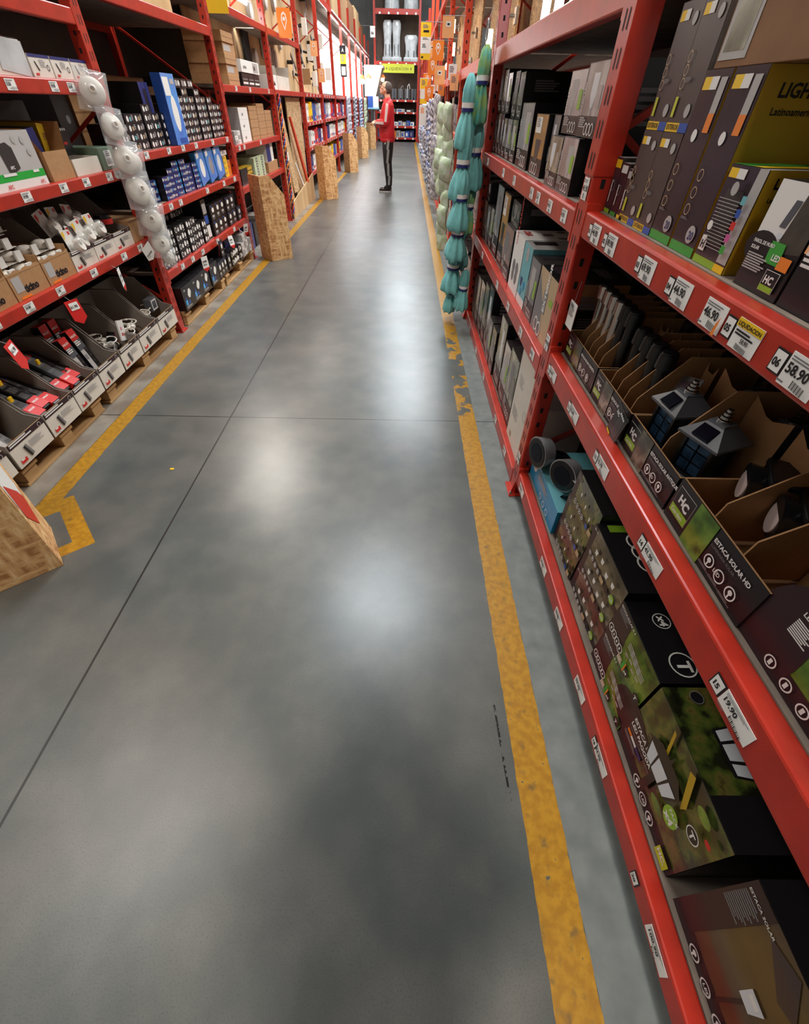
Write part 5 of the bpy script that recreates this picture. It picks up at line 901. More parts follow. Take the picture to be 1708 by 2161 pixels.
# book-like cartons in the next left bays
for k in range(4):
    y0=11.35+2.49*k; n=9 if k<2 else 7
    for lv,(z,hh) in enumerate(((1.1905,.30),(.8105,.27),(.4105,.26))):
        for i in range(n):
            c=[white,yel,blue,lgrey,white,rprint,navy,white,offw][(i//2+k*2+lv*3)%9]; w=2.2/n; h=hh*(.8+.2*rnd.random())
            F=[('l',.2,.8,.6,4,.03,grey),('r',.15,.1,.85,.3,[blue,lgrey,rprint,navy][(i+k)%4])]
            put(carton('bc',w*.9,.25,h,[c]*6,F),'upright_carton','L',y0+.14+i*w,z,'upright carton in %s left bay past the boards, %s shelf, %s from camera'%(ORD[k],['upper','middle','lower'][lv],ORD[i]),'box','upright cartons in the %s left bay past the boards'%ORD[k],inset=.05)
# display wall above the left shelves
for k in range(4):
    y0=6.42+2.49*k; b=MB(); b.box(-.012,.0 if k else .55,0,.012,2.39,2.0,[ply,ply,ply,ply,ply,ply]); o=b.build('plywood_sheet',None,(-2.42,y0,1.6165)); tag(o,'pale plywood display panel above the left shelves, %s from the camera'%ORD[k],'panel','plywood display panels')
b=MB(); b.box(0,-.02,0,.3,.0,.55,dark); o=b.build('dark_opening_panel'); side(o,'L',9.05,1.68,.40); tag(o,'dark square panel on the plywood display wall','panel')
kinds=['round plate lamp','black and white spotlight','oval wall lamp','small ceiling fan lamp','slim bracket lamp']
DL=[(10.0,2.75,2),(10.9,2.7,0),(9.8,2.45,0),(11.7,2.3,0),(10.3,2.15,2),(10.6,2.05,2),(11.0,2.0,2),(9.7,1.95,0),(12.2,2.9,1),(12.9,2.8,3),(12.4,2.45,1),(13.1,2.4,3),(13.5,2.65,1),(12.3,2.05,3),(12.8,1.9,1),(13.4,2.1,3),(13.9,2.3,1),(14.2,2.7,3),(14.3,1.9,1),(14.7,2.2,1),(15.0,2.5,3),(15.2,1.8,3),(15.6,2.1,1),(15.8,2.6,1),(11.6,2.75,0),(8.2,2.8,4),(10.0,3.15,0),(12.7,3.2,1),(14.5,3.1,3)]
for i,(y,z,k) in enumerate(DL):
    o=empty('display_lamp',(-2.405,y,z),PI/2,'x','lamp','lamps on the display wall'); o['label']='%s on left plywood wall, %s of its kind from camera, %s'%(kinds[k],ORD[sorted(q[0] for q in DL if q[2]==k).index(y)],'high up' if z>2.6 else 'low down' if z<2.15 else 'mid height')
    b=MB()
    if k==0: b.cyl((0,0,0),(0,-.05,0),.12,lgrey,n=24); b.cyl((0,-.05,0),(0,-.06,0),.09,white,r1=.05,n=24); b.build('plate',o)
    elif k==1:
        b.bbox(-.05,-.03,-.05,.05,0,.05,plast,.004); b.cyl((0,-.03,0),(.04,-.18,-.03),.02,plast); b.build('bracket',o); b=MB(); b.bbox(-.03,-.26,-.15,.06,-.16,.10,white,.004); b.bbox(.061,-.26,-.15,.075,-.16,.10,plast,.002); b.build('spot_head',o)
    elif k==2: b.bbox(-.09,-.05,-.16,.09,0,.16,lgrey,.03); b.bbox(-.06,-.07,-.12,.06,-.05,.12,silver,.01); b.build('lamp_body',o)
    elif k==3:
        b.cyl((0,0,0),(0,-.12,0),.03,plast); b.build('stem',o)
        for q in range(4): b=MB(); b.T=Matrix.Translation((0,-.12,0))@Matrix.Rotation(q*PI/2+.4,4,'Y'); b.bbox(.02,-.012,-.03,.24,.0,.03,[darkbox,lgrey][q%2],.004); b.build('blade',o)
    else: b.bbox(-.02,-.1,-.2,.02,0,.2,red2,.004); b.build('bracket',o)
for i,(y,z,m) in enumerate(((9.6,2.18,orange),(12.5,2.15,porange),(14.4,1.86,tagm),(11.3,1.72,cardb),(13.3,1.8,porange),(6.35,2.1,yel))):
    cw=.2 if i in(0,5) else .14; b=MB(); b.box(0,0,0,cw,.003,cw*1.5,m); b.frame((0,-.0005,0),(1,0,0),(0,0,1),cw,cw*1.5); pin_sign(b,0,0) if m in(orange,porange) else None
    o=b.build('location_card',None,(XL+.02,y,z)); tag(o,['orange pin symbol card on the left uprights above the corded post','faded peach pin card further along the left uprights','small white card on the left uprights near the white curtains','kraft card low on the left uprights','small peach card between two far left uprights','yellow card at the top of the second left upright'][i],'sign')
# folded flaps carton and papers
openbox('open white carton with a raised brown flap on the fourth left bay',9.4,.9,.4,.16,offw,.05,1.6155); put(carton('wb9',.35,.3,.16,white,[('p',[(.3,.3),(.5,.6),(.7,.3)],black)]),'white_carton','L',9.0,1.6155,'white carton with black mark beside the open flap carton',inset=.05)
board('grey cardboard flap leaning on the fifth left bay',((-2.1,12.0,1.62),(-2.1,12.9,1.62),(-2.25,12.6,1.72),(-2.25,12.0,1.85)),cardb)
# white curtains, their brightness put in as emission, and tubes far left
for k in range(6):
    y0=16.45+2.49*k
    o=empty('glowing_curtain_display',(-2.34,y0,1.66),0,'bright white lit curtain panel on the far left, %s from the camera'%ORD[k],'display','glowing white curtain panels')
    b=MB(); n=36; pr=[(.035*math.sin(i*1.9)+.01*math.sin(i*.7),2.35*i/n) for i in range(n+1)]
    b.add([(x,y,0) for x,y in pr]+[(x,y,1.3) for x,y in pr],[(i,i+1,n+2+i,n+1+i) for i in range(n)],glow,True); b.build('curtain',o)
    b=MB(); b.cyl((0,0,1.33),(0,2.35,1.33),.015,steel); b.build('rail',o)
    o=empty('fluorescent_fixture',(-2.02,y0+1.2,3.12+.0*k),0,'fluorescent tube fixture above the white curtains, %s from the camera'%ORD[k],'lamp','fluorescent fixtures far left')
    b=MB(); b.bbox(-.08,-1.1,.03,.08,1.1,.06,white,.003); b.build('housing',o)
    for q in (-.035,.035): b=MB(); b.cyl((q,-1.05,.015),(q,1.05,.015),.014,tube,n=8); b.build('tube',o)
    area('tube_light',(0,0,-.02),.16,2.1,38,SKY_C,(0,0,0),o)
o=empty('fluorescent_fixture',(-2.2,8.2,2.42),0,'single bright fluorescent fixture above the third and fourth left bays','lamp')
b=MB(); b.bbox(-.06,-.75,.03,.06,.75,.06,white,.003); b.build('housing',o); b=MB(); b.cyl((0,-.7,.012),(0,.7,.012),.016,tube,n=8); b.build('tube',o); area('tube_light',(0,0,-.02),.12,1.4,30,SKY_C,(0,0,0),o)
for k in range(8): # tall stock above
    b=MB(); b.box(0,0,0,2.3,.3,.9+.1*(k%3),[cardb,cardd,ply][k%3]); o=b.build('tall_stock'); side(o,'L',13.9+2.49*k if k<7 else 1.45+2.5*(k-7),3.2015 if k<7 else (1.8705,2.0155)[k-7],.25); tag(o,('tall brown stock standing on the high left shelf, %s from the camera'%ORD[k]) if k<7 else 'brown board stock on the top shelf of the nearest left bay','stock')
# vertical signs on the left
hang_sign('aisle_sign',-1.93,17.6,2.02,.17,.62,black,[('r',0,.42,1,.72,yel),('p',[(.3,.78),(.5,.92),(.7,.78),(.5,.84)],white),('l',.2,.66,.6,4,.03,grey),('r',.15,.05,.85,.34,lgrey)],'tall black and yellow sign hanging among the far left uprights',to=XL-.005)
hang_sign('aisle_number',-1.62,27,3.5,.2,.32,white,[('t','06',.12,.25,.6,black,0,.05),('r',0,.72,1,.76,grey)],'white sign with aisle number 06 high at the far left',to=XL-.005)
for i in range(4): # hanging packs on the far left posts
    me=pillow('hanging_pack',.16,.3,.08,[bagg,bagw,bagd,bagb][(i+1)%4],i+40)
    for q in range(6): o=link('hanging_pack',me,None,(-1.88,18.8+2.49*i,1.5-.2*q),(.1,.1*q,.8)); tag(o,'hanging pack on the %s far left upright past the curtains, %s from the top'%(ORD[i],ORD[q]),'hanging pack','packs on the far left uprights')
    b=MB(); b.box(-1.885,18.8+2.49*i-.004,.4,-1.882,18.8+2.49*i+.004,1.9,steel); tag(b.build('hanging_strip'),'metal strip on the %s far left upright'%ORD[i],'hanging strip')
# counter display far left
o=empty('display_bin',(-1.5,26.6,1.28),0,'blue and white display bin at the end of the left rack','display')
b=MB(); b.bbox(-.28,-.15,0,.22,.15,.06,mat('pale_blue_plastic',(120,170,196),.4),.01); b.box(-.27,-.14,.06,-.05,.14,.42,blue); b.box(-.04,-.14,.06,.2,.14,.42,white); b.build('bin_body',o); b=MB(); b.cyl((0,0,-1.28),(0,0,0),.05,steel); b.build('stand',o)
# ------------------------------------------------------------ strand board guards
def guard(x,y,label,chips=()):
    s=.295; ang=R_(40); o=empty('post_guard',(x,y,0),0,label,'post guard','strand board guards round the left uprights')
    e1=Vector((math.cos(ang),math.sin(ang),0)); e2=Vector((-math.sin(ang),math.cos(ang),0)); t=.016
    def panel(nm,p,q,prof,n_):
        d=(q-p); vs=[p+d*a+Vector((0,0,z)) for a,z in prof]; vs2=[v+n_*t for v in vs]; k=len(prof); b=MB(); b.add(vs+vs2,[tuple(range(k)),tuple(range(2*k-1,k-1,-1))]+[(i,k+i,k+(i+1)%k,(i+1)%k) for i in range(k)],osb); b.build(nm,o)
    O=Vector((0,0,.001)); A=e1*s+O; Lc=e2*s+O; B=(e1+e2)*s+O
    panel('front_panel',O,A,[(0,0),(1,0),(1,.67),(.45,.865),(0,.865)],e2); panel('left_panel',Lc,O,[(0,0),(1-t/s,0),(1-t/s,.865),(0,.865)],e1)
    panel('right_panel',A,B,[(t/s,0),(1,0),(1,.67),(t/s,.67)],-e1)
    return o,A,e2
gs=[(-1.709,1.008),(-1.697,6.19),(-1.665,11.05),(-1.64,15.92),(-1.64,20.5),(-1.60,24.95)]
for i,(x,y) in enumerate(gs):
    o,A,e2=guard(x,y,['strand board post guard cut off at the left edge of the view','strand board post guard between the second and third left bays','strand board post guard in front of the upright cartons, third from the camera','strand board post guard left of the man, fourth from the camera','fifth strand board post guard, just left of the man','farthest strand board post guard, half hidden behind the man'][i])
    if i==0: # worn sticker
        d=A+e2*.03; n=Vector((math.cos(R_(40)),math.sin(R_(40)),0)); b=MB(); f_=lambda a,z: d+e2*a+Vector((0,0,z))+n*.001
        b.add([f_(.0,.27),f_(.15,.2),f_(.22,.3),f_(.22,.62),f_(.0,.62)],[(0,1,2,3,4)],white); n=n*2; b.add([f_(.0,.27),f_(.12,.14),f_(.2,.24),f_(.16,.30),f_(.02,.42)],[(0,1,2,3,4)],rprint); b.build('worn_sticker',o)
# ------------------------------------------------------------ far end rack
Y=30.3
o=empty('end_rack',(0,Y,0),0,'dark red shelving rack closing the far end of the aisle','shelving')
for x in (-1.62,.52): b=MB(); b.bbox(x-.05,0,0,x+.05,.08,6.2,red,.005); b.build('upright',o)
EL=[(.10,.18),(.55,.64),(1.10,1.17),(1.55,1.63),(2.86,2.98),(4.48,4.66)]
for z0,z1 in EL:
    b=MB(); b.bbox(-1.57,.01,z0,.47,.07,z1,red,.005); be=b.build('beam',o); b=MB(); b.box(-1.57,.071,z1-.03,.47,.95,z1-.005,deckm); b.build('shelf_board',o)
    for i in range(5):
        b=MB(); b.box(-1.4+i*.42,.004,z0+.0,-1.32+i*.42,.008,z0+.07,tagm); b.build('price_tag',be)
b=MB(); b.box(-1.57,.96,0,.47,.98,6.2,mat('far_back_board',(88,70,58),.8,noise=.3,nscale=6)); b.build('back_panel',o)
hang_sign('clearance_sign',-1.30,Y-.03,2.58,1.6,.31,olive,[('t','LIQUIDACION',.22,.30,.48,black,0,.0),('p',[(.58+.0,.74),(.61,.84),(.62,.82),(.6,.73)],black),('t','v',.13,.34,.5,black),('t','v',.88,.34,.5,black),('r',.148,.4,.152,.75,black),('r',.898,.4,.902,.75,black)],'lime green clearance banner with arrows at the far end')
def chairs(x,w,h,label,n):
    o=empty('wrapped_chair_stack',(x,Y+.45,2.981),0,label,'chairs')
    for q in range(n):
        cx_=-w/2+w*(q+.5)/n; b=MB(); ww=w/n*.92
        prof=[(0,.52,.5),(.12,.52,.5),(.35,.44,.4),(.6,.45,.34),(.8,.53,.3),(.93,.52,.24),(1,.38,.16)]
        b.loft([[(cx_+ww*a*math.copysign(abs(math.cos(t*PI/12))**.6,math.cos(t*PI/12)),.3*c*math.sin(t*PI/12),h*z) for t in range(24)] for z,a,c in prof],wrap); b.build('wrapped_stack',o)
        b=MB(); 
        for s_ in (-.22,.22): b.box(cx_+ww*s_-.02,-.165,h*.15,cx_+ww*s_+.02,-.13,h*.42,gplast)
        b.build('chair_leg_shapes',o)
    b=MB(); b.bbox(-w*.55,-.2,0,w*.55,.2,.16,wrap,.04); b.build('wrapped_base',o)
chairs(-.80,.86,1.36,'two tall stacks of plastic wrapped white chairs above the clearance banner',2); chairs(.13,.66,.9,'shorter wrapped chair stack right of the two tall ones',1)
o=chairs(-.75,.8,.9,'wrapped chair stacks on the highest shelf of the far rack',2) if 0 else None
for i,x in enumerate((-.8,.1)):
    b=MB(); b.loft([[(x+.35*k*math.cos(t*PI/10),Y+.4+.25*k*math.sin(t*PI/10),z) for t in range(20)] for z,k in ((4.661,1),(5.0,.95),(5.5,.85),(5.7,.5))],wrap); tag(b.build('wrapped_bundle'),'plastic wrapped bundle on the highest far shelf, %s'%['left','right'][i],'bundle')
for lv,(z,n,ms) in enumerate(((.641,9,[lgrey,blue,white,lgrey,white,lgrey]),(.181,8,[blue,navy,blue,orange,lgrey,lgrey]),(1.171,4,[darkbox,grey,lgrey,darkbox]))):
    for i in range(n):
        w=1.9/n; h=(.2,.3,.12)[lv]*(.7+.3*rnd.random()); b=MB(); b.bbox(0,0,0,w*.9,.3,h,ms[i%len(ms)],.003); b.frame((0,0,0),(1,0,0),(0,0,1),w*.9,h); b.marks([('r',.15,.2,.6,.7,[white,grey,blue][i%3])]); o=b.build('end_carton',None,(-1.52+i*w,Y+.12,z)); tag(o,'small carton on the far end rack, %s shelf, %s from the left'%(['second','lowest','third'][lv],ORD[i]),'box','small cartons on the far end rack')
for i in range(6):
    b=MB(); b.cyl((0,0,0),(0,0,.06),.05,plast); b.tubep([(0,0,.06),(.02,0,.45+.06*(i%3)),(.1,0,.52+.06*(i%3)),(.14,0,.4)],.014,[steel,white,plast][i%3]); b.bbox(-.12,.1,.0,.12,.2,.4,gplast,.01); o=b.build('end_rack_lamp',None,(-1.35+.33*i,Y+.3,1.631)); tag(o,'desk lamp and grey housing on the far end rack, %s from the left'%ORD[i],'lamp','lamps on the far end rack')
for i,(x,y,z) in enumerate(((-1.18,28.5,2.32),(-1.62,25.0,2.2),(-1.7,22.6,2.1))):
    o=empty('pendant_lamp',(x,y,z),0,['glowing orange pendant lamp left of the man, nearest the far rack','glowing white pendant lamp by the far left uprights','second glowing pendant lamp by the far left uprights'][i],'lamp'); b=MB(); b.cyl((0,0,.1),(0,0,CEIL+.1-z),.004,plast,n=6); b.build('cable',o); b=MB(); b.cyl((0,0,.02),(0,0,.14),.13,mat('amber_shade%d'%i,(214,120,60),.4,emit=.6),r1=.04,n=16,caps=False); b.build('shade',o); b=MB(); b.sphere((0,0,-.02),.08,bulbm,12,(1,1,1.3)); b.build('bulb',o)
b=MB(); b.loft([[(x,y,z) for x,y in ((-1.95,27.2),(-1.1,27.2),(-1.1,29),(-1.95,29))] for z in (2.62,2.70)],offw,smooth=False); b.loft([[(-1.95,27.2,1.7),(-1.45,27.2,1.7),(-1.45,29,1.7),(-1.95,29,1.7)],[(-1.95,27.2,2.62),(-1.15,27.2,2.62),(-1.15,29,2.62),(-1.95,29,2.62)]],offw,smooth=False); tag(b.build('cream_canopy'),'cream tapered canopy at the end of the left rack','canopy')
b=MB(); b.bbox(-.85,1.83,.0005,-.83,1.845,.0035,yel,.001); o=b.build('paper_scrap',None,(-.44,.05,0)); tag(o,'tiny yellow paper scrap on the open floor','scrap')
# ------------------------------------------------------------ hanging pennants on the left beams
for i,(y,z,h,c,s) in enumerate(((2.63,.64,.13,'r',1),(3.21,.66,.14,'w',1),(3.66,.70,.12,'t',1.0),(2.07,.62,.14,'r',1.2),(4.66,.40,.13,'w',1),(5.12,.40,.11,'r',1),(5.50,.41,.12,'w',.9),(5.88,.41,.13,'w',1),(6.14,.41,.12,'w',1))):
    w=.085*s; b=MB(); body=rprint if c=='r' else tagm
    P=[(-w/2,0),(-w/2,-h*.78),(0,-h),(w/2,-h*.78),(w/2,0)]
    vs=[(x,0,z_) for x,z_ in P]+[(x,.002,z_) for x,z_ in P]
    b.add(vs,[(0,1,2,3,4)[::1],(9,8,7,6,5)]+[(k,5+k,5+(k+1)%5,(k+1)%5) for k in range(5)],body)
    b.frame((-w/2,-.001,-h),(1,0,0),(0,0,1),w,h)
    if c=='r': b.marks([('r',.2,.6,.85,.9,tagm),('t','61.90',.22,.68,.24,black,0,.03)])
    elif c=='w': b.marks([('p',[(0,.22),(.5,0),(1,.22),(1,.27),(0,.27)],rprint),('t','19.90',.08,.62,.3,black,0,.04),('l',.1,.5,.7,2,.03,grey)])
    else: b.marks([('t','TICINO',.1,.4,.2,black,0,.04),('l',.1,.3,.5,1,.03,grey)])
    if c=='t': b.v=[Vector((v.x*1.1,v.y,v.z)) for v in b.v]
    b.cyl((0,0,-.005),(0,.03,.02),.0015,steel,n=6)
    o=b.build('price_pennant'); side(o,'L',y,z,-.035,0,0); o.rotation_euler=(.18*((i%3)-1),.0 if c!='t' else -.5,PI/2+.35*((i%2)*2-1)); tag(o,'%s price pennant hanging from a left beam, %s bay, %s from camera'%({'r':'red','w':'white and red','t':'tilted white'}[c],['first','second'][i>3],['second','third','fourth','first','first','second','third','fourth','fifth'][i]),'price pennant')
# long handled sign on the first upright
# ------------------------------------------------------------ people
def remesh(b,name,vox,parent=None,loc=(0,0,0),rot=(0,0,0),sm=3,m=None):
    me=b.mesh(name+'_raw'); o=bpy.data.objects.new(name,me); COL.objects.link(o)
    r=o.modifiers.new('r','REMESH'); r.mode='VOXEL'; r.voxel_size=vox; r.use_smooth_shade=True
    s=o.modifiers.new('s','SMOOTH'); s.iterations=sm; s.factor=.5
    dg=bpy.context.evaluated_depsgraph_get(); e=bpy.data.meshes.new_from_object(o.evaluated_get(dg)); bpy.data.objects.remove(o)
    e.materials.clear(); e.materials.append(m or b.ms[0]); e.polygons.foreach_set('material_index',[0]*len(e.polygons)); e.polygons.foreach_set('use_smooth',[True]*len(e.polygons))
    return link(name,e,parent,loc,rot)
def limb(b,pts,m,n=14):
    """pts: (x,y,z,r[,ry]) ; closed rounded tube"""
    P=[Vector(p[:3]) for p in pts]; rings=[]
    for i,p in enumerate(pts):
        d=(P[min(i+1,len(P)-1)]-P[max(i-1,0)]).normalized(); ref=Vector((1,0,0)) if abs(d.x)<.9 else Vector((0,0,1)); v=d.cross(ref).normalized(); u=v.cross(d); r=p[3]; ry=p[4] if len(p)>4 else r
        rings.append([P[i]+u*r*math.cos(2*PI*k/n)+v*ry*math.sin(2*PI*k/n) for k in range(n)])
    b.loft(rings,m)
    for i in (0,-1): b.sphere(tuple(P[i]),min(pts[i][3],pts[i][4] if len(pts[i])>4 else 9)*.98,m,10)
def hand(b,w,d,up,m,curl=.9,mir=1):
    """palm from wrist w along d; up = back of the hand"""
    w=Vector(w); d=Vector(d).normalized(); up=Vector(up).normalized(); sdir=d.cross(up).normalized()*mir
    for s in (-.028,-.01,.01,.026): limb(b,[(*(w-d*.01+sdir*s*.7),.014),(*(w+d*.045+sdir*s),.0145),(*(w+d*.085+sdir*s),.0125)],m,8)
    for i,(s,L) in enumerate(((-.03,.062),(-.01,.075),(.011,.08),(.031,.07))):
        p=w+d*.088+sdir*s; pts=[p]; a=0
        for k in range(3): a+=curl*.55; pts.append(pts[-1]+(d*math.cos(a)-up*math.sin(a))*L*(.45,.32,.25)[k])
        limb(b,[(*q,.0092-.0009*j) for j,q in enumerate(pts)],m,8)
    t=w+d*.02+sdir*.035; limb(b,[(*t,.013),(*(t+d*.03+sdir*.025-up*.01),.0115),(*(t+d*.058+sdir*.022-up*.03),.0095)],m,8)
def head(b,c,tilt,m):
    T=Matrix.Translation(c)@Matrix.Rotation(tilt,4,'X'); old=b.T; b.T=T
    b.sphere((0,.012,.03),.1,m,16,(.78,.98,1.02)); b.sphere((0,-.03,-.045),.06,m,14,(.86,.95,.95)); b.sphere((0,-.055,-.085),.026,m,10,(1.1,.8,.75)) # skull, jaw, chin
    limb(b,[(0,-.085,.03,.009),(0,-.105,-.005,.012),(0,-.103,-.018,.014)],m,8); b.sphere((0,-.083,.042),.03,m,10,(1.6,.4,.35))
    for s in (-1,1): b.sphere((s*.079,.01,-.005),.024,m,10,(.35,.75,1.25)); b.sphere((s*.042,-.06,-.012),.022,m,10)
    b.sphere((0,-.088,-.05),.018,m,10,(1.3,.6,.5))
    b.T=old; return T
def man(o_loc,rz,label,arms,tilt,jm,tm,stripes,name='person',sc=1.0,legs=None):
    legs=legs or {}; b=MB(); 
    hc=Vector((0,-.035 if tilt<0 else -.02,1.665)); T=head(b,hc,tilt,skin)
    limb(b,[(0,.03,1.44,.07),(0,.015,1.52,.058),(0,-.0,1.60,.056)],skin)
    limb(b,[(0,.03,.95,.15,.11),(0,.02,1.1,.14,.1),(0,.02,1.3,.165,.105),(0,.03,1.43,.14,.08)],skin)
    for s in (-1,1):
        limb(b,[(s*.09,.02,.93,.085),(s*.095,.0,.52,.055),(s*.09,.03,.28,.052),(s*.09,.035,.08,.038)],skin); limb(b,[(s*.09,.04,.05,.035),(s*.1,-.12,.035,.03)],skin)
        sh,el,wr=arms[s]; limb(b,[(*sh,.05),(*((Vector(sh)+Vector(el))/2),.047),(*el,.038)],skin); limb(b,[(*el,.04),(*wr,.027)],skin)
        dv=Vector(wr)-Vector(el); hand(b,wr,arms.get(('d',s),dv),arms.get(('u',s),(0,0,1)),skin,.9,-s)
    P=remesh(b,name,.0065,None,o_loc,(0,0,rz),2,skin); P.scale=(sc,)*3; tag(P,label,'person')
    # hair
    b=MB(); b.T=T; b.sphere((0,.028,.042),.1,hairm,18,(.84,.96,1.0)); b.sphere((0,.07,-.01),.058,hairm,12,(1.1,.62,1.0))
    for s in (-1,1): b.sphere((s*.072,.018,.03),.03,hairm,10,(.5,1,1.1))
    me=b; cut=[]; h=remesh(b,'hair',.008,P,sm=1,m=hairm)
    bm=bmesh.new(); bm.from_mesh(h.data); Ti=T.inverted()
    dl=[v for v in bm.verts if (lambda q:(q.y<-.03 and q.z<.10) or (q.z<.012 and q.y<.045) or q.z<-.05)(Ti@v.co)]
    bmesh.ops.delete(bm,geom=dl,context='VERTS'); bm.to_mesh(h.data); bm.free()
    b=MB(); b.T=T
    for s in (-1,1): b.sphere((s*.032,-.077,.015),.012,white,10,(1,.6,.7)); b.sphere((s*.032,-.0845,.015),.006,black,8,(1,.6,1))
    b.build('eyes',P); b=MB(); b.T=T; b.sphere((0,-.099,-.052),.013,mat('lips',(150,84,78),.5),10,(1.6,.5,.35)); b.build('lips',P)
    # jacket
    b=MB(); J=[(.90,.195,.15,.01),(.93,.205,.162,.005),(1.0,.205,.168,-.005),(1.12,.185,.165,-.012),(1.25,.19,.15,-.005),(1.36,.2,.135,.01),(1.44,.185,.115,.02),(1.50,.12,.085,.022),(1.535,.072,.066,.012)]
    b.loft([[(a*math.cos(t*PI/16),y+c*math.sin(t*PI/16)*(1+.03*math.sin(5*t*PI/16+z*9)),z) for t in range(32)] for z,a,c,y in J],jm)
    for s in (-1,1):
        sh,el,wr=[Vector(q) for q in arms[s]]; m1=(sh+el)/2; m2=(el+wr)/2; wr2=el+(wr-el)*.93
        limb(b,[(*(sh+Vector((-s*.03,0,.0))),.075),(*m1,.072),(*el,.066)],jm); limb(b,[(*el,.066),(*m2,.058),(*wr2,.042)],jm)
    remesh(b,'jacket',.009,P,sm=4,m=jm)
    b=MB(); b.loft([[(a*math.cos(t*PI/16),y+c*math.sin(t*PI/16),z) for t in range(32)] for z,a,c,y in ((.862,.185,.14,.01),(.868,.2,.155,.01),(.92,.205,.16,.005),(.935,.19,.15,.0))],jm); b.build('waistband',P)
    b=MB(); b.loft([[(a*math.cos(t*PI/16),.006+c*math.sin(t*PI/16),z+.012*math.sin(t*PI/16)) for t in range(32)] for z,a,c in ((1.51,.082,.074),(1.545,.072,.066),(1.55,.062,.056))],jm); b.build('collar',P)
    b=MB()
    for s in (-1,1):
        b2=MB(); limb(b,[(s*.075,.015,.90,.105,.115),(s*.09,.012,.75,.10,.108),(s*.1,.005,.52,.075,.08),(s*.097,.03,.3,.062,.07),(s*.095,.035,.14,.05,.058),(s*.095,.03,.105,.052,.06)],tm)
    remesh(b,'trousers',.009,P,sm=3,m=tm)
    for s in (-1,1):
        b=MB(); n=20
        def ring(z,k,w=1): return [(s*.1+.046*w*k*math.cos(t*PI/10),-.045+.135*k*math.sin(t*PI/10)*(1 if math.sin(t*PI/10)<0 else .95),z) for t in range(n)]
        sh_=empty; b.loft([ring(.028,1),ring(.05,1.0),ring(.065,.93)],plast)
        b.loft([[(s*.1+.045*k*math.cos(t*PI/10),.0+c*math.sin(t*PI/10),z) for t in range(n)] for z,k,c in ((.06,.98,.085),(.10,.9,.07),(.115,.85,.06))],plast); so=b.build('shoe',P); b=MB(); b.loft([ring(.002,1.0),ring(.004,1.03),ring(.027,1.05)],white); b.build('sole',so)
    if stripes:
        s=1; sh,el,wr=[Vector(q) for q in arms[1]]
        b=MB(); 
        for k in (-1,0,1):
            for (p,q,r0,r1) in ((sh+Vector((-.05,0,.06)),sh,0,0),(sh,el,.077,.069),(el,el+(wr-el)*.9,.069,.052)):
                d=(q-p).normalized(); out=Vector((1,0,0)); out=(out-d*out.dot(d)).normalized(); tt=d.cross(out)
                if r0==0: continue
                base=out+tt*k*.22; base.normalize(); wv=tt*.0065
                a0=p+base*(r0+.002); a1=q+base*(r1+.004); N=6
                for i in range(N):
                    u0=a0.lerp(a1,i/N); u1=a0.lerp(a1,(i+1)/N); nn=out*.002
                    b.add([u0-wv,u0+wv,u1+wv,u1-wv,u0-wv-nn*3,u0+wv-nn*3,u1+wv-nn*3,u1-wv-nn*3],[(0,1,2,3),(3,2,1,0)],white)
        b.build('sleeve_stripes',P)
        b=MB(); PZ=[(.9,.20,.02),(.75,.197,.015),(.52,.177,.005),(.3,.161,.03),(.14,.147,.035)]
        for k in (-1,0,1):
            for (z0,x0,y0),(z1,x1,y1) in zip(PZ,PZ[1:]):
                b.add([(x0+.001,y0+.03+k*.018-.005,z0),(x0+.001,y0+.03+k*.018+.005,z0),(x1+.001,y1+.01+k*.016+.005,z1),(x1+.001,y1+.01+k*.016-.005,z1)],[(0,1,2,3),(3,2,1,0)],white)
        b.build('trouser_stripes',P)
        b=MB()
        for k in range(3): b.add([(.1985,-.045+k*.014,.835),(.1985,-.035+k*.014,.835),(.1985,-.033+k*.010,.86+.008*k),(.1985,-.040+k*.010,.855+.008*k)],[(0,1,2,3),(3,2,1,0)],white)
        b.build('trouser_logo',P)
        b=MB()
        for k in range(3): b.add([(.10+k*.012,-.158,1.34),(.108+k*.012,-.157,1.34),(.112+k*.008,-.153,1.365+.008*k),(.104+k*.008,-.154,1.362+.008*k)],[(0,1,2,3),(3,2,1,0)],white)
        b.build('chest_logo',P)
        b=MB(); b.T=T
        for s in (-1,1): b.T=T@Matrix.Translation((s*.034,-.096,.018))@Matrix.Rotation(PI/2,4,'X'); pts=[(.024*math.cos(t*PI/8),.017*math.sin(t*PI/8),0) for t in range(17)]; b.tubep(pts,.0022,plast,5); b.T=T; b.tubep([(s*.058,-.094,.02),(s*.084,.01,.02)],.0022,plast,5)
        b.build('glasses',P)
    return P
arms={1:((.19,.03,1.44),(.265,.0,1.17),(.13,-.22,1.17)),-1:((-.19,.03,1.44),(-.26,.0,1.17),(-.11,-.225,1.18)),('u',1):(.4,0,.9),('u',-1):(-.4,0,.9)}
man((-.43,12.4,0),-PI/2-.08,'man in a red tracksuit top and black trousers looking up at the left shelves',arms,R_(-32),jack,trou,True,sc=1.02)
arms2={1:((.19,.03,1.40),(.26,-.06,1.12),(.10,-.23,1.32)),-1:((-.19,.03,1.40),(-.26,-.06,1.12),(-.10,-.23,1.32)),('d',1):(-.35,-.45,.8),('d',-1):(.35,-.45,.8),('u',1):(.3,.8,0),('u',-1):(-.3,.8,0)}
man((0,-.43,0),PI,'person standing just behind the viewpoint in a dark jacket, arms raised',arms2,R_(18),mat('dark_jacket',(50,52,58),.7),trou,False)
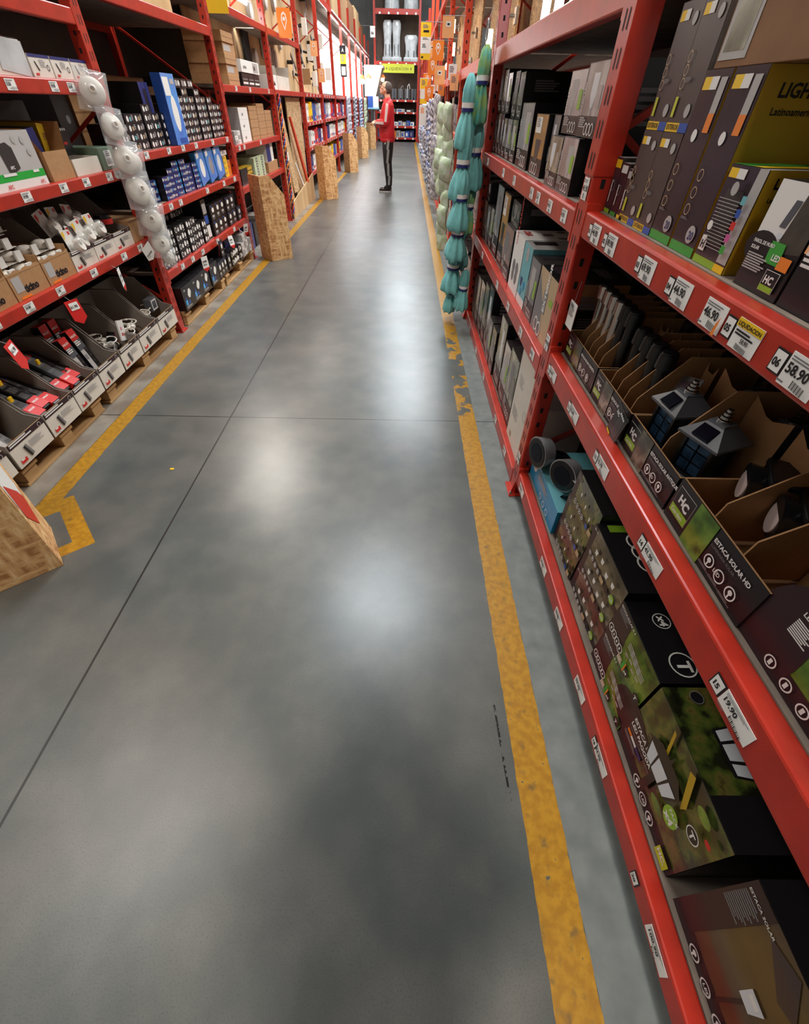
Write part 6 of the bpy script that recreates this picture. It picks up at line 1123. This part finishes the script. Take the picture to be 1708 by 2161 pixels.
b=MB(); b.bbox(-.039,-.079,-.012,.039,.079,-.004,plast,.003); o=b.build('mobile_phone'); o.matrix_world=Matrix.Translation((0,0,1.5))@(Matrix((_x,_u,-_f)).transposed().to_4x4())@Matrix.Translation((0,-.05,.018)); tag(o,'dark mobile phone held up at the viewpoint','phone')
